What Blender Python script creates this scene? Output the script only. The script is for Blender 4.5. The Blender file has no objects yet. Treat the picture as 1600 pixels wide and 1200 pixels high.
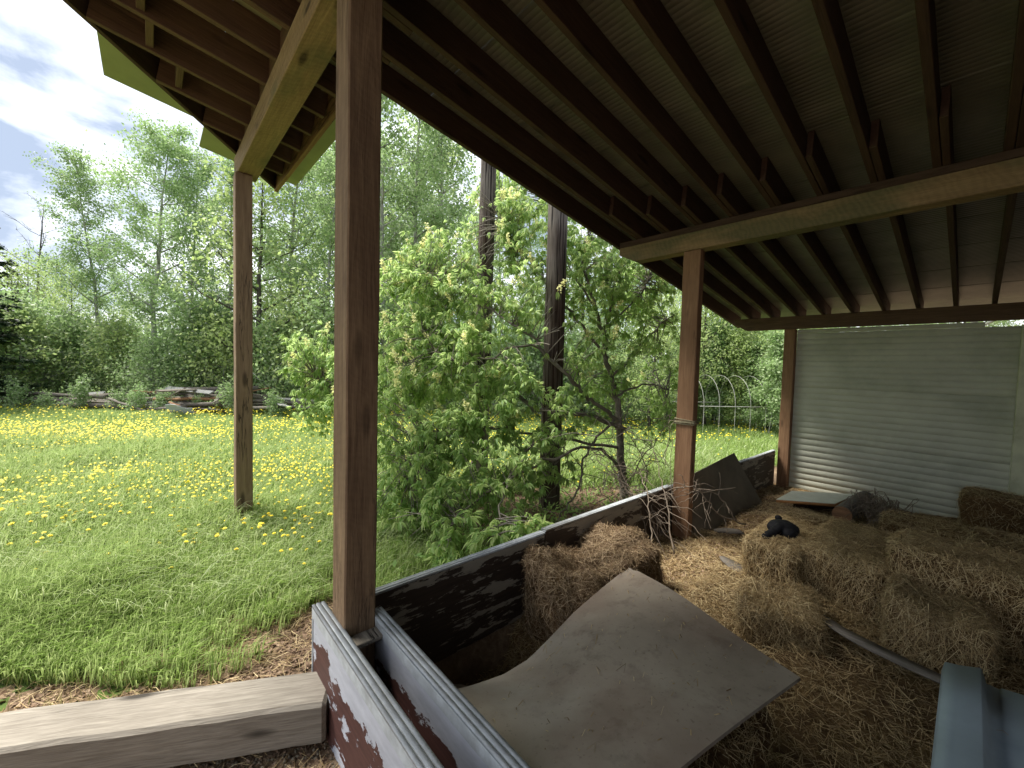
import bpy, bmesh, math, random
import numpy as np
from mathutils import Vector, Matrix, Quaternion
random.seed(7)
RNG = np.random.default_rng(7)
C = bpy.context.scene.collection
SC = bpy.context.scene

# ------------------------------------------------------------------ camera
cam_d = bpy.data.cameras.new('camera')
cam = bpy.data.objects.new('camera', cam_d); C.objects.link(cam)
cam_d.sensor_width = 36.0
cam_d.lens = 639.15/1600*36
cam_d.clip_start = 0.05; cam_d.clip_end = 1500
R_ = Vector((0.66244575, 0.74864298, 0.02644473)); U_ = Vector((-0.05060598, 0.00950261, 0.99867349)); D_ = Vector((-0.7473986, 0.66290527, -0.04418078))
m = Matrix.Identity(4)
for i in range(3):
    m[i][0] = R_[i]; m[i][1] = U_[i]; m[i][2] = -D_[i]
m.translation = Vector((0, 0, 1.6))
cam.matrix_world = m
SC.camera = cam

# ------------------------------------------------------------------ light
SUN_EL, SUN_AZ = 59.0, 240.0          # azimuth measured clockwise from +Y
world = bpy.data.worlds.new('World'); SC.world = world; world.use_nodes = True
nt = world.node_tree; nt.nodes.clear()
wo = nt.nodes.new('ShaderNodeOutputWorld'); bg = nt.nodes.new('ShaderNodeBackground')
sky = nt.nodes.new('ShaderNodeTexSky'); sky.sky_type = 'NISHITA'; sky.sun_disc = False
sky.sun_elevation = math.radians(SUN_EL); sky.sun_rotation = math.radians(SUN_AZ)
tc = nt.nodes.new('ShaderNodeTexCoord')
mp = nt.nodes.new('ShaderNodeMapping'); mp.inputs['Scale'].default_value = (1, 1, 2.2); mp.inputs['Location'].default_value = (0.9, 0.4, 0.15)
nz = nt.nodes.new('ShaderNodeTexNoise'); nz.inputs['Scale'].default_value = 2.6; nz.inputs['Detail'].default_value = 9; nz.inputs['Roughness'].default_value = .55; nz.inputs['Distortion'].default_value = .35
rp = nt.nodes.new('ShaderNodeValToRGB')
rp.color_ramp.elements[0].position = .40; rp.color_ramp.elements[0].color = (1.5, 1.78, 2.3, 1)
rp.color_ramp.elements[1].position = .58; rp.color_ramp.elements[1].color = (5.2, 5.3, 5.5, 1)
mx = nt.nodes.new('ShaderNodeMixRGB'); mx.inputs[0].default_value = .95
nt.links.new(tc.outputs['Generated'], mp.inputs[0]); nt.links.new(mp.outputs[0], nz.inputs['Vector'])
nt.links.new(nz.outputs['Fac'], rp.inputs[0]); nt.links.new(sky.outputs[0], mx.inputs[1]); nt.links.new(rp.outputs[0], mx.inputs[2])
nt.links.new(mx.outputs[0], bg.inputs[0]); bg.inputs[1].default_value = 0.12
nt.links.new(bg.outputs[0], wo.inputs[0])
sd = bpy.data.lights.new('sun', 'SUN'); sd.energy = 3.4; sd.angle = math.radians(22); sd.color = (1, .95, .87)
sun = bpy.data.objects.new('sun', sd); C.objects.link(sun)
_a = math.radians(SUN_AZ); _e = math.radians(SUN_EL)
sdir = Vector((math.sin(_a)*math.cos(_e), math.cos(_a)*math.cos(_e), math.sin(_e)))
sun.rotation_euler = sdir.to_track_quat('Z', 'Y').to_euler()
sun.location = (0, 0, 20)
SC.view_settings.view_transform = 'Standard'; SC.view_settings.look = 'None'
SC.view_settings.exposure = 1.6; SC.view_settings.gamma = 1
SC.render.engine = 'CYCLES'
SC.cycles.max_bounces = 9; SC.cycles.diffuse_bounces = 6; SC.cycles.transmission_bounces = 5; SC.cycles.transparent_max_bounces = 8

# ------------------------------------------------------------------ helpers
def tag(o, label=None, cat=None, group=None, kind=None):
    if label: o['label'] = label
    if cat: o['category'] = cat
    if group: o['group'] = group
    if kind: o['kind'] = kind
    return o
WM = {}
def place(o, M, parent=None):
    if parent is not None:
        o.parent = parent
        o.matrix_parent_inverse = WM[parent.name].inverted()
    o.matrix_basis = M
    WM[o.name] = M
    return o
def empty(name, loc, label, cat, group=None):
    o = bpy.data.objects.new(name, None); C.objects.link(o); o.empty_display_size = .1
    place(o, Matrix.Translation(Vector(loc)))
    return tag(o, label, cat, group)
def np_mesh(name, V, F, mats, midx=None, smooth=False):
    """V (n,3); F list of int arrays (k,3) or (k,4)"""
    me = bpy.data.meshes.new(name)
    if not isinstance(F, list): F = [F]
    F = [np.asarray(f, dtype=np.int32) for f in F if len(f)]
    V = np.asarray(V, dtype=np.float32)
    me.vertices.add(len(V)); me.vertices.foreach_set('co', V.ravel())
    idx = np.concatenate([f.ravel() for f in F]); tot = np.concatenate([np.full(len(f), f.shape[1], np.int32) for f in F])
    me.loops.add(len(idx)); me.loops.foreach_set('vertex_index', idx)
    me.polygons.add(len(tot)); st = np.zeros(len(tot), np.int32); st[1:] = np.cumsum(tot)[:-1]
    me.polygons.foreach_set('loop_start', st); me.polygons.foreach_set('loop_total', tot)
    for mm in (mats if isinstance(mats, (list, tuple)) else [mats]): me.materials.append(mm)
    if midx is not None: me.polygons.foreach_set('material_index', np.asarray(midx, np.int32))
    if smooth: me.polygons.foreach_set('use_smooth', np.ones(len(tot), bool))
    me.update(calc_edges=True); me.validate()
    return me
class MB:
    def __init__(s): s.V = []; s.Q = []; s.T = []; s.n = 0; s.mq = []; s.mt = []
    def add(s, V, Q=None, T=None, mi=0):
        V = np.asarray(V, float)
        if Q is not None and len(Q): s.Q.append(np.asarray(Q)+s.n); s.mq.append(np.full(len(Q), mi))
        if T is not None and len(T): s.T.append(np.asarray(T)+s.n); s.mt.append(np.full(len(T), mi))
        s.V.append(V); s.n += len(V); return s
    def mesh(s, name, mats, smooth=False):
        F = []; M = []
        if s.Q: F.append(np.concatenate(s.Q)); M.append(np.concatenate(s.mq))
        if s.T: F.append(np.concatenate(s.T)); M.append(np.concatenate(s.mt))
        return np_mesh(name, np.concatenate(s.V), F, mats, np.concatenate(M), smooth)
    def build(s, name, mats, parent=None, smooth=False, center=True):
        V = np.concatenate(s.V); c = (V.min(0)+V.max(0))/2 if center else np.zeros(3)
        s.V = [V-c]
        o = bpy.data.objects.new(name, s.mesh(name, mats, smooth)); C.objects.link(o)
        return place(o, Matrix.Translation(Vector(c)), parent)
def link(name, me, M, parent=None):
    o = bpy.data.objects.new(name, me); C.objects.link(o); return place(o, M, parent)
def frame(pts):
    pts = np.asarray(pts, float); t = np.gradient(pts, axis=0); t /= np.linalg.norm(t, axis=1)[:, None]+1e-9
    ref = np.array([0., 0, 1.]) if abs(t[:, 2]).mean() < .8 else np.array([1., 0, 0])
    a = np.cross(t, ref); a /= np.linalg.norm(a, axis=1)[:, None]+1e-9
    return t, a, np.cross(t, a)
def tube(mb, pts, rad, n=6, mi=0, cap=True):
    pts = np.asarray(pts, float); rad = np.broadcast_to(np.asarray(rad, float), (len(pts),))
    t, a, b = frame(pts); an = np.arange(n)*2*math.pi/n
    V = pts[:, None]+rad[:, None, None]*(np.cos(an)[None, :, None]*a[:, None]+np.sin(an)[None, :, None]*b[:, None])
    k = len(pts); V = V.reshape(-1, 3)
    i = np.arange(k-1)[:, None]*n; j = np.arange(n)[None]
    Q = np.stack([i+j, i+(j+1) % n, i+n+(j+1) % n, i+n+j], -1).reshape(-1, 4)
    T = None
    if cap:
        V = np.concatenate([V, pts[:1], pts[-1:]]); jj = np.arange(n)
        T = np.concatenate([np.stack([(jj+1) % n, jj, np.full(n, k*n)], 1), np.stack([(k-1)*n+jj, (k-1)*n+(jj+1) % n, np.full(n, k*n+1)], 1)])
    mb.add(V, Q, T, mi)
def spline(p, k=5, wob=0., rng=RNG):
    p = np.asarray(p, float); out = []
    q = np.concatenate([2*p[:1]-p[1:2], p, 2*p[-1:]-p[-2:-1]])
    for i in range(1, len(q)-2):
        for s in np.linspace(0, 1, k, endpoint=False):
            out.append(.5*((2*q[i])+(-q[i-1]+q[i+1])*s+(2*q[i-1]-5*q[i]+4*q[i+1]-q[i+2])*s*s+(-q[i-1]+3*q[i]-3*q[i+1]+q[i+2])*s**3))
    out.append(p[-1]); out = np.array(out)
    if wob: out[1:-1] += rng.normal(0, wob, (len(out)-2, 3))
    return out
def boxmesh(name, L, w, h, mat, bev=.004, seg=1, wob=0.):
    bm = bmesh.new(); bmesh.ops.create_cube(bm, size=1)
    for v in bm.verts: v.co = Vector((v.co.x*L, v.co.y*w, v.co.z*h))
    if seg > 1:
        es = [e for e in bm.edges if abs((e.verts[0].co-e.verts[1].co).x) > 1e-6]
        bmesh.ops.subdivide_edges(bm, edges=es, cuts=seg-1)
        for v in bm.verts: v.co += Vector((0, random.gauss(0, wob), random.gauss(0, wob)))
    if bev: bmesh.ops.bevel(bm, geom=[e for e in bm.edges if e.calc_face_angle(0) > .8], offset=bev, segments=1, affect='EDGES')
    me = bpy.data.meshes.new(name); bm.to_mesh(me); bm.free(); me.materials.append(mat); return me
def timber(name, p0, p1, w, h, mat, parent=None, up=(0, 0, 1), bev=.004, seg=1, wob=0.):
    """box from p0 to p1, w across, h along 'up'"""
    p0 = Vector(p0); p1 = Vector(p1); x = (p1-p0); L = x.length; x.normalize()
    z = Vector(up); z = (z-x*z.dot(x)).normalized(); y = z.cross(x)
    M = Matrix.Identity(4)
    for i in range(3): M[i][0] = x[i]; M[i][1] = y[i]; M[i][2] = z[i]
    M.translation = (p0+p1)/2
    return link(name, boxmesh(name, L, w, h, mat, bev, seg, wob), M, parent)

# ------------------------------------------------------------------ materials
class NT:
    def __init__(s, name):
        s.m = bpy.data.materials.new(name); s.m.use_nodes = True; s.t = s.m.node_tree; s.b = s.t.nodes['Principled BSDF']; s.o = s.t.nodes['Material Output']
    def n(s, typ, ins=None, **kw):
        x = s.t.nodes.new(typ)
        for k, v in kw.items(): setattr(x, k, v)
        for k, v in (ins or {}).items():
            if isinstance(v, bpy.types.NodeSocket): s.t.links.new(v, x.inputs[k])
            else: x.inputs[k].default_value = v
        return x
    def l(s, a, b): s.t.links.new(a, b)
    def coord(s, scale=(1, 1, 1), rnd=True, kind='Object'):
        tcn = s.n('ShaderNodeTexCoord'); v = tcn.outputs[kind]
        if rnd:
            oi = s.n('ShaderNodeObjectInfo')
            mu = s.n('ShaderNodeMath', {0: oi.outputs['Random'], 1: 37.0}, operation='MULTIPLY')
            v = s.n('ShaderNodeVectorMath', {0: v, 1: mu.outputs[0]}, operation='ADD').outputs[0]
        return s.n('ShaderNodeMapping', {'Vector': v, 'Scale': scale}).outputs[0]
    def noise(s, vec, scale=5, detail=5, rough=.55, dist=0):
        return s.n('ShaderNodeTexNoise', {'Vector': vec, 'Scale': scale, 'Detail': detail, 'Roughness': rough, 'Distortion': dist}).outputs['Fac']
    def ramp(s, fac, stops):
        r = s.n('ShaderNodeValToRGB', {0: fac}); e = r.color_ramp.elements
        while len(e) < len(stops): e.new(.5)
        for i, (p, c) in enumerate(stops):
            e[i].position = p; e[i].color = (c, c, c, 1) if isinstance(c, (int, float)) else (*c, 1)
        return r.outputs[0]
    def mix(s, f, a, b, typ='MIX'):
        x = s.n('ShaderNodeMixRGB', blend_type=typ)
        for k, v in ((0, f), (1, a), (2, b)):
            if isinstance(v, bpy.types.NodeSocket): s.l(v, x.inputs[k])
            else: x.inputs[k].default_value = v if isinstance(v, (int, float)) else (*v, 1)
        return x.outputs[0]
    def bump(s, h, strength=.3, dist=.01):
        b = s.n('ShaderNodeBump', {'Height': h, 'Strength': strength, 'Distance': dist}); s.l(b.outputs[0], s.b.inputs['Normal']); return b
    def col(s, c, rough=.8, spec=.3):
        if isinstance(c, bpy.types.NodeSocket): s.l(c, s.b.inputs['Base Color'])
        else: s.b.inputs['Base Color'].default_value = (*c, 1)
        s.b.inputs['Roughness'].default_value = rough
        s.b.inputs['Specular IOR Level'].default_value = spec
        return s.m

def wood(name, dark, light, rough=.8, saw=0., knots=.5, scale=1., stain=None, cracks=.6):
    N = NT(name)
    v = N.coord((.7*scale, 9*scale, 9*scale)); v2 = N.coord((1.2, 30, 30)); vb = N.coord((1, 1, 1))
    big = N.noise(vb, 1.7, 4); g = N.noise(v, 3.0, 7, .62, 1.2); fine = N.noise(v2, 6, 3, .6)
    c = N.ramp(g, [(.28, dark), (.72, light)])
    c = N.mix(N.ramp(big, [(.3, .55), (.75, 0.)]), c, tuple(x*.62 for x in dark))
    c = N.mix(.25, c, N.ramp(fine, [(.3, tuple(x*.5 for x in dark)), (.7, light)]))
    if stain:
        st = N.noise(N.coord((.8, 2.5, 2.5)), 1.3, 5, .6)
        c = N.mix(N.ramp(st, [(.48, 0.), (.62, .8)]), c, stain)
    hs = g
    if knots:
        vo = N.n('ShaderNodeTexVoronoi', {'Vector': N.coord((1.6, 6, 6)), 'Scale': 1.3, 'Randomness': 1.0})
        kd = N.ramp(vo.outputs['Distance'], [(.09, 1.), (.20, 0.)])
        c = N.mix(N.n('ShaderNodeMath', {0: kd, 1: knots}, operation='MULTIPLY').outputs[0], c, tuple(x*.25 for x in dark))
    if cracks:
        ck = N.noise(N.coord((.5, 9, 9)), 2.6, 7, .55, .3)
        cm = N.ramp(ck, [(.478, 0.), (.496, 1.), (.504, 1.), (.522, 0.)])
        ms = N.ramp(N.noise(N.coord((.5, 2, 2)), 1.1, 2), [(.5, 0.), (.62, 1.)])
        cm = N.n('ShaderNodeMath', {0: cm, 1: ms}, operation='MULTIPLY').outputs[0]
        c = N.mix(N.n('ShaderNodeMath', {0: cm, 1: cracks}, operation='MULTIPLY').outputs[0], c, (.012, .008, .006))
        hs = N.mix(cm, g, 0.)if False else N.n('ShaderNodeMath', {0: g, 1: cm}, operation='SUBTRACT').outputs[0]
    if saw:
        wv = N.n('ShaderNodeTexWave', {'Vector': N.n('ShaderNodeMapping', {'Vector': N.coord(), 'Rotation': (.35, .25, .5)}).outputs[0], 'Scale': 9, 'Distortion': 9, 'Detail': 4, 'Detail Scale': 1.3}).outputs['Fac']
        hs = N.n('ShaderNodeMath', {0: hs, 1: N.n('ShaderNodeMath', {0: wv, 1: saw}, operation='MULTIPLY').outputs[0]}, operation='ADD').outputs[0]
        c = N.mix(.28*saw, c, N.ramp(wv, [(.2, tuple(x*.45 for x in dark)), (.8, light)]), 'MIX')
    N.bump(hs, .55, .006)
    return N.col(c, rough, .25)

M_post = wood('rough_sawn_post', (.12, .072, .045), (.36, .25, .15), saw=.10, knots=.5)
M_post3 = wood('brown_field_post', (.17, .11, .07), (.36, .26, .17), knots=.8, cracks=.8)
M_post2 = wood('reddish_post_wood', (.19, .095, .05), (.38, .23, .13), knots=.9, cracks=1.)
M_beam = wood('beam_wood', (.19, .12, .06), (.40, .28, .15), knots=1., stain=(.10, .10, .05), saw=.25)
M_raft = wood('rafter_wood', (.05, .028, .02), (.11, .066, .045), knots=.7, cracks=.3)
M_raft2 = wood('lit_rafter_wood', (.085, .05, .035), (.20, .125, .075), knots=.7, cracks=.3)  # paler copy of the rafter wood, daylight put into the colour
M_grey = wood('weathered_grey_timber', (.17, .145, .115), (.42, .385, .325), knots=1., cracks=1., scale=2.4)
M_board = wood('old_grey_board', (.11, .095, .08), (.32, .285, .24), knots=.3, scale=2.)
M_boardl = wood('pale_grey_board', (.26, .26, .25), (.48, .48, .46), knots=.2)
M_log = wood('old_log_bark', (.10, .085, .07), (.27, .24, .21), knots=.2, cracks=1.)
M_logr = wood('reddish_split_wood', (.20, .10, .05), (.42, .25, .14), knots=.2)

def plain(name, c, rough=.7, var=.25, scale=6, bump=.15, metal=0., spec=.4, dirt=None):
    N = NT(name); v = N.coord()
    f = N.noise(v, scale, 7, .6); cc = N.ramp(f, [(.3, tuple(x*(1-var) for x in c)), (.7, tuple(min(1, x*(1+var)) for x in c))])
    if dirt:
        cc = N.mix(N.ramp(N.noise(v, scale*.45, 9, .7), [(.47, 0.), (.7, .75)]), cc, dirt)
    N.bump(f, bump, .006); N.b.inputs['Metallic'].default_value = metal
    return N.col(cc, rough, spec)
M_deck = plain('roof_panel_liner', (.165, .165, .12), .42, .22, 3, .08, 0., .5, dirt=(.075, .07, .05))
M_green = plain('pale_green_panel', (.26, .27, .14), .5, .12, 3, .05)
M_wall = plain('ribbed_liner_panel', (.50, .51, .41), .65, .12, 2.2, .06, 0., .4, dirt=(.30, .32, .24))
M_cream = plain('cream_post_paint', (.50, .52, .36), .6, .18, 5, .1, dirt=(.25, .24, .14))
M_dark = plain('dark_cladding', (.10, .09, .08), .8, .2, 3, .1)
M_sheet = None
N = NT('brown_hardboard'); v = N.coord()
a = N.noise(v, 2.2, 8, .6); b = N.noise(v, 9, 8, .7); d = N.noise(v, 60, 3, .6)
c = N.ramp(a, [(.3, (.19, .155, .12)), (.7, (.32, .27, .21))])
c = N.mix(N.ramp(b, [(.52, 0.), (.70, .6)]), c, (.10, .065, .05))
c = N.mix(N.ramp(N.noise(v, 1.1, 3, .5), [(.5, 0.), (.8, .55)]), c, (.42, .38, .33))
c = N.mix(N.ramp(d, [(.62, 0.), (.72, .5)]), c, (.09, .065, .045))
c = N.mix(N.ramp(N.noise(N.coord(rnd=False), 1.7, 5, .6), [(.5, 0.), (.68, .5)]), c, (.19, .125, .09))
N.bump(b, .18, .006); M_sheet = N.col(c, .75, .3)
M_sheetd = plain('dark_brown_hardboard', (.15, .12, .08), .5, .25, 4, .1, dirt=(.05, .035, .025))

def peel(name, paint, under, lo, hi, axis_scale=(2.2, 9, 9), topband=None, detail=9):
    N = NT(name); v = N.coord(axis_scale)
    n1 = N.noise(v, 1.6, detail, .66, .3); n2 = N.noise(N.coord((1, 1, 1)), 2.0, 3, .5)
    n1 = N.n('ShaderNodeMath', {0: n1, 1: N.n('ShaderNodeMath', {0: N.noise(N.coord((6, 14, 14)), 3., 6, .7), 1: .22}, operation='MULTIPLY').outputs[0]}, operation='ADD').outputs[0]
    f = N.n('ShaderNodeMath', {0: n1, 1: N.n('ShaderNodeMath', {0: n2, 1: .45}, operation='MULTIPLY').outputs[0]}, operation='ADD').outputs[0]
    if topband:
        sep = N.n('ShaderNodeSeparateXYZ', {0: N.n('ShaderNodeTexCoord').outputs['Object']})
        tb = N.n('ShaderNodeMapRange', {0: sep.outputs['Z'], 1: topband[0], 2: topband[1], 3: 0., 4: topband[2]}).outputs[0]
        f = N.n('ShaderNodeMath', {0: f, 1: tb}, operation='ADD').outputs[0]
    mask = N.ramp(f, [(lo, 0.), (hi, 1.)])
    pc = N.ramp(N.noise(N.coord((3, 30, 30)), 2, 4), [(.3, tuple(x*.7 for x in paint)), (.7, tuple(x*1.25 for x in paint))])
    uc = N.ramp(N.noise(N.coord((1, 4, 4)), 5, 6, .7), [(.3, tuple(x*.7 for x in under)), (.7, under)])
    c = N.mix(mask, pc, uc)
    inv = N.n('ShaderNodeMath', {0: 1., 1: mask}, operation='SUBTRACT').outputs[0]
    N.bump(inv, .6, .002)
    return N.col(c, .6, .35)
M_peel1 = peel('peeling_maroon_paint', (.085, .038, .032), (.50, .52, .58), .905, .92, (2.6, 5, 5), (.06, .22, .34))
M_peel2 = peel('peeling_brown_paint', (.040, .027, .020), (.30, .27, .22), .895, .91, (1.5, 1, 9), (.1, .27, .12))
M_trim = plain('grey_white_trim', (.44, .47, .49), .8, .2, 14, .15, 0., .2, dirt=(.27, .27, .26))
M_galv = plain('galvanised_steel', (.34, .42, .48), .5, .12, 4, .0, .1, .5, dirt=(.20, .27, .36))
M_white = plain('white_laminate', (.62, .64, .56), .5, .08, 6, .02, dirt=(.45, .45, .38))
M_orange = plain('raw_board_edge', (.42, .20, .07), .8, .2, 12, .2)
M_black = plain('black_cloth', (.006, .006, .008), .75, .3, 30, .3, spec=.25)
M_rope = plain('old_rope', (.30, .27, .17), .9, .3, 60, .5)
M_twig = plain('dead_twig', (.20, .16, .12), .9, .35, 15, .3)
M_bark = plain('shrub_bark', (.19, .17, .14), .9, .4, 12, .6)
M_aspenbark = plain('aspen_bark', (.30, .31, .27), .85, .4, 5, .3, dirt=(.08, .08, .06))
M_darkbark = plain('dark_bark', (.07, .062, .05), .9, .4, 7, .5)
M_pipe = plain('white_pipe', (.30, .30, .27), .5, .1, 5, .02)
M_tin = plain('dull_white_tin', (.45, .47, .50), .5, .15, 4, .1)
N = NT('utility_pole_wood'); v = N.coord((14, 14, .55)); g = N.noise(v, 3, 8, .65, .6); ck = N.noise(N.coord((22, 22, .5)), 2.2, 4, .55)
c = N.ramp(g, [(.3, (.07, .06, .053)), (.7, (.22, .195, .175))]); cm = N.ramp(ck, [(.56, 0.), (.62, 1.)])
c = N.mix(cm, c, (.012, .009, .008)); c = N.mix(N.ramp(N.noise(N.coord((1.4, 1.4, .6)), 1.5, 4), [(.45, 0.), (.65, .7)]), c, (.06, .032, .022))
N.bump(N.n('ShaderNodeMath', {0: g, 1: cm}, operation='SUBTRACT').outputs[0], 1., .012); M_pole = N.col(c, .85, .2)

def leafmat(name, cols, trans=.45, rough=.5, spec=.35, scale=None):
    """alike leaves, each with its own shade (random per leaf)"""
    N = NT(name); g = N.n('ShaderNodeNewGeometry')
    st = [(i/(len(cols)-1), c) for i, c in enumerate(cols)]
    c = N.ramp(g.outputs['Random Per Island'], st)
    oi = N.n('ShaderNodeObjectInfo')
    hv = N.n('ShaderNodeHueSaturation', {'Hue': .5, 'Saturation': 1., 'Value': N.n('ShaderNodeMapRange', {0: oi.outputs['Random'], 1: 0., 2: 1., 3: .82, 4: 1.18}).outputs[0], 'Color': c})
    c = hv.outputs[0]
    N.col(c, rough, spec)
    if trans:
        tr = N.n('ShaderNodeBsdfTranslucent', {'Color': N.mix(.5, c, tuple(min(1, x*1.5) for x in cols[-1]))})
        ms = N.n('ShaderNodeMixShader', {0: trans, 1: N.b.outputs[0], 2: tr.outputs[0]}); N.l(ms.outputs[0], N.o.inputs[0])
    return N.m
M_leaf = leafmat('aspen_leaf', [(.17, .27, .09), (.22, .34, .12), (.34, .45, .21), (.46, .54, .34), (.22, .33, .13)], .5)
M_leafy = leafmat('yellow_green_leaf', [(.26, .35, .11), (.38, .47, .17), (.46, .52, .28), (.30, .40, .14)], .5)
M_leafd = leafmat('spruce_needles', [(.018, .04, .018), (.03, .06, .025), (.04, .07, .03)], .1)
M_leafb = leafmat('buckeye_leaf', [(.15, .29, .08), (.22, .38, .115), (.31, .47, .165), (.47, .58, .22)], .58, .5, .35)
M_flower = leafmat('buckeye_flower', [(.70, .72, .30), (.84, .84, .46), (.78, .74, .36)], .45)
M_grass = leafmat('grass_blade', [(.10, .19, .025), (.17, .28, .04), (.26, .39, .08), (.42, .49, .22)], .4, .42, .4)
M_dry = leafmat('dry_grass_blade', [(.30, .24, .12), (.42, .34, .18), (.25, .28, .09)], .3, .7)
M_stalk = leafmat('pale_stalk', [(.34, .44, .20), (.48, .56, .30), (.42, .46, .24)], .35, .4)
M_dand = leafmat('dandelion_yellow', [(.80, .64, .03), (.90, .76, .06)], .15, .6)
M_stem = leafmat('dandelion_stem', [(.25, .32, .12), (.33, .38, .18)], .2)
M_straw = leafmat('straw', [(.14, .09, .04), (.31, .215, .10), (.50, .37, .185), (.68, .55, .31), (.22, .145, .07)], .15, .6, .3)
M_strawd = leafmat('brown_old_hay', [(.09, .055, .03), (.20, .13, .07), (.34, .25, .14), (.50, .38, .24), (.13, .075, .045)], .1, .7, .2)
M_chip = leafmat('wood_chip', [(.10, .06, .035), (.22, .14, .085), (.35, .25, .17), (.14, .085, .05)], 0., .8)
M_peb = leafmat('pebble', [(.10, .08, .055), (.20, .17, .12), (.28, .24, .17)], 0., .7)

N = NT('hay_core'); v = N.coord(); a = N.noise(N.coord((3, 3, 9)), 9, 8, .75, .8); b = N.noise(v, 2.2, 4)
c = N.ramp(a, [(.3, (.05, .028, .014)), (.5, (.16, .095, .042)), (.72, (.34, .22, .10))]); c = N.mix(N.ramp(b, [(.35, .5), (.6, 0.)]), c, (.05, .028, .016))
N.bump(a, 1., .03); M_hay = N.col(c, .95, .1)
N = NT('hay_floor'); v = N.coord(rnd=False); a = N.noise(v, 26, 9, .75, .8); b = N.noise(v, 1.6, 5)
c = N.ramp(a, [(.3, (.07, .042, .02)), (.5, (.20, .13, .06)), (.7, (.40, .28, .13))]); c = N.mix(N.ramp(b, [(.35, .7), (.6, 0.)]), c, (.075, .045, .028))
N.bump(a, 1., .02); M_floor = N.col(c, .95, .1)
N = NT('meadow_ground'); v = N.coord(rnd=False); a = N.noise(v, 3, 9, .7); b = N.noise(v, .45, 4)
c = N.ramp(a, [(.3, (.05, .085, .02)), (.7, (.09, .13, .035))]); c = N.mix(N.ramp(b, [(.4, 0.), (.6, .45)]), c, (.15, .22, .04))
N.bump(a, .8, .03); M_ground = N.col(c, .95, .15)
N = NT('bare_litter_soil'); v = N.coord(rnd=False); a = N.noise(v, 22, 9, .75, .5); b = N.noise(v, 2, 4)
c = N.ramp(a, [(.3, (.10, .065, .04)), (.5, (.24, .17, .11)), (.72, (.42, .32, .21))]); c = N.mix(N.ramp(b, [(.35, .6), (.6, 0.)]), c, (.13, .09, .055))
N.bump(a, 1., .015); M_soil = N.col(c, .95, .1)

# ------------------------------------------------------------------ noise (python side)
def vnoise(x, y, s=1., seed=0):
    x = np.asarray(x)*s+seed*17.3; y = np.asarray(y)*s+seed*9.1
    def h(i, j): return np.modf(np.abs(np.sin(i*127.1+j*311.7)*43758.5453))[0]
    i = np.floor(x); j = np.floor(y); fx = x-i; fy = y-j; fx = fx*fx*(3-2*fx); fy = fy*fy*(3-2*fy)
    return (h(i, j)*(1-fx)+h(i+1, j)*fx)*(1-fy)+(h(i, j+1)*(1-fx)+h(i+1, j+1)*fx)*fy
def sstep(a, b, x):
    t = np.clip((x-a)/(b-a), 0, 1); return t*t*(3-2*t)

# ------------------------------------------------------------------ ground
def ground_z(x, y):
    inside = sstep(-1.98, -1.8, x)*sstep(.70, .85, y)*sstep(7.6, 7.3, y)*sstep(4.0, 3.6, x)
    yard = sstep(-2.25, -2.05, x)*sstep(.8, .65, y)*sstep(4.0, 3.6, x)
    far = sstep(6, 12, np.hypot(x+2, y-3))
    return -.5*inside - .06*yard*(1-inside) + .03*(vnoise(x, y, .8, 1)-.5) + far*.10*(vnoise(x, y, .25, 2)-.5)
def grid(xs, ys, fz):
    X, Y = np.meshgrid(xs, ys, indexing='ij'); V = np.stack([X, Y, fz(X, Y)], -1).reshape(-1, 3)
    ny = len(ys); i = np.arange(len(xs)-1)[:, None]*ny; j = np.arange(ny-1)[None]
    return V, np.stack([i+j, i+ny+j, i+ny+j+1, i+j+1], -1).reshape(-1, 4)
xs = np.concatenate([[-400, -150, -60, -40, -30], np.arange(-24, -6, .6), np.arange(-6, 4.01, .1), [5, 8, 14, 30, 60, 150, 400]])
ys = np.concatenate([[-400, -150, -60, -30, -18], np.arange(-12, -2, .6), np.arange(-2, 9, .1), np.arange(9, 24, .6), [30, 60, 150, 400]])
V, Q = grid(xs, ys, ground_z)
cx = V[Q].mean(1)
def litter_amt(x, y):
    """1 where the soil is bare: along the shed, in the yard, under the shrub"""
    n = (vnoise(x, y, 2.2, 5)-.5)*.5+(vnoise(x, y, 6, 6)-.5)*.45+(vnoise(x, y, 19, 7)-.5)*.35
    shed = sstep(-2.88, -2.55, x+n*.7)*sstep(1.9, 1.2, y+n)
    yard = sstep(-2.3, -2.1, x)
    along = sstep(-2.75, -2.3, x+n)*sstep(8, 7, y)*(y > 1)
    bush = sstep(1., .6, np.hypot((x+3.05)/.95, (y-3.5)/1.75)+n*.7)
    return np.clip(np.maximum(np.maximum(shed, yard), np.maximum(along*.8, bush)), 0, 1)
mi = (litter_amt(cx[:, 0], cx[:, 1]) > .22).astype(int)
g = bpy.data.objects.new('ground', np_mesh('ground', V, Q, [M_ground, M_soil], mi, True)); C.objects.link(g); tag(g, kind='structure')

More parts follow.
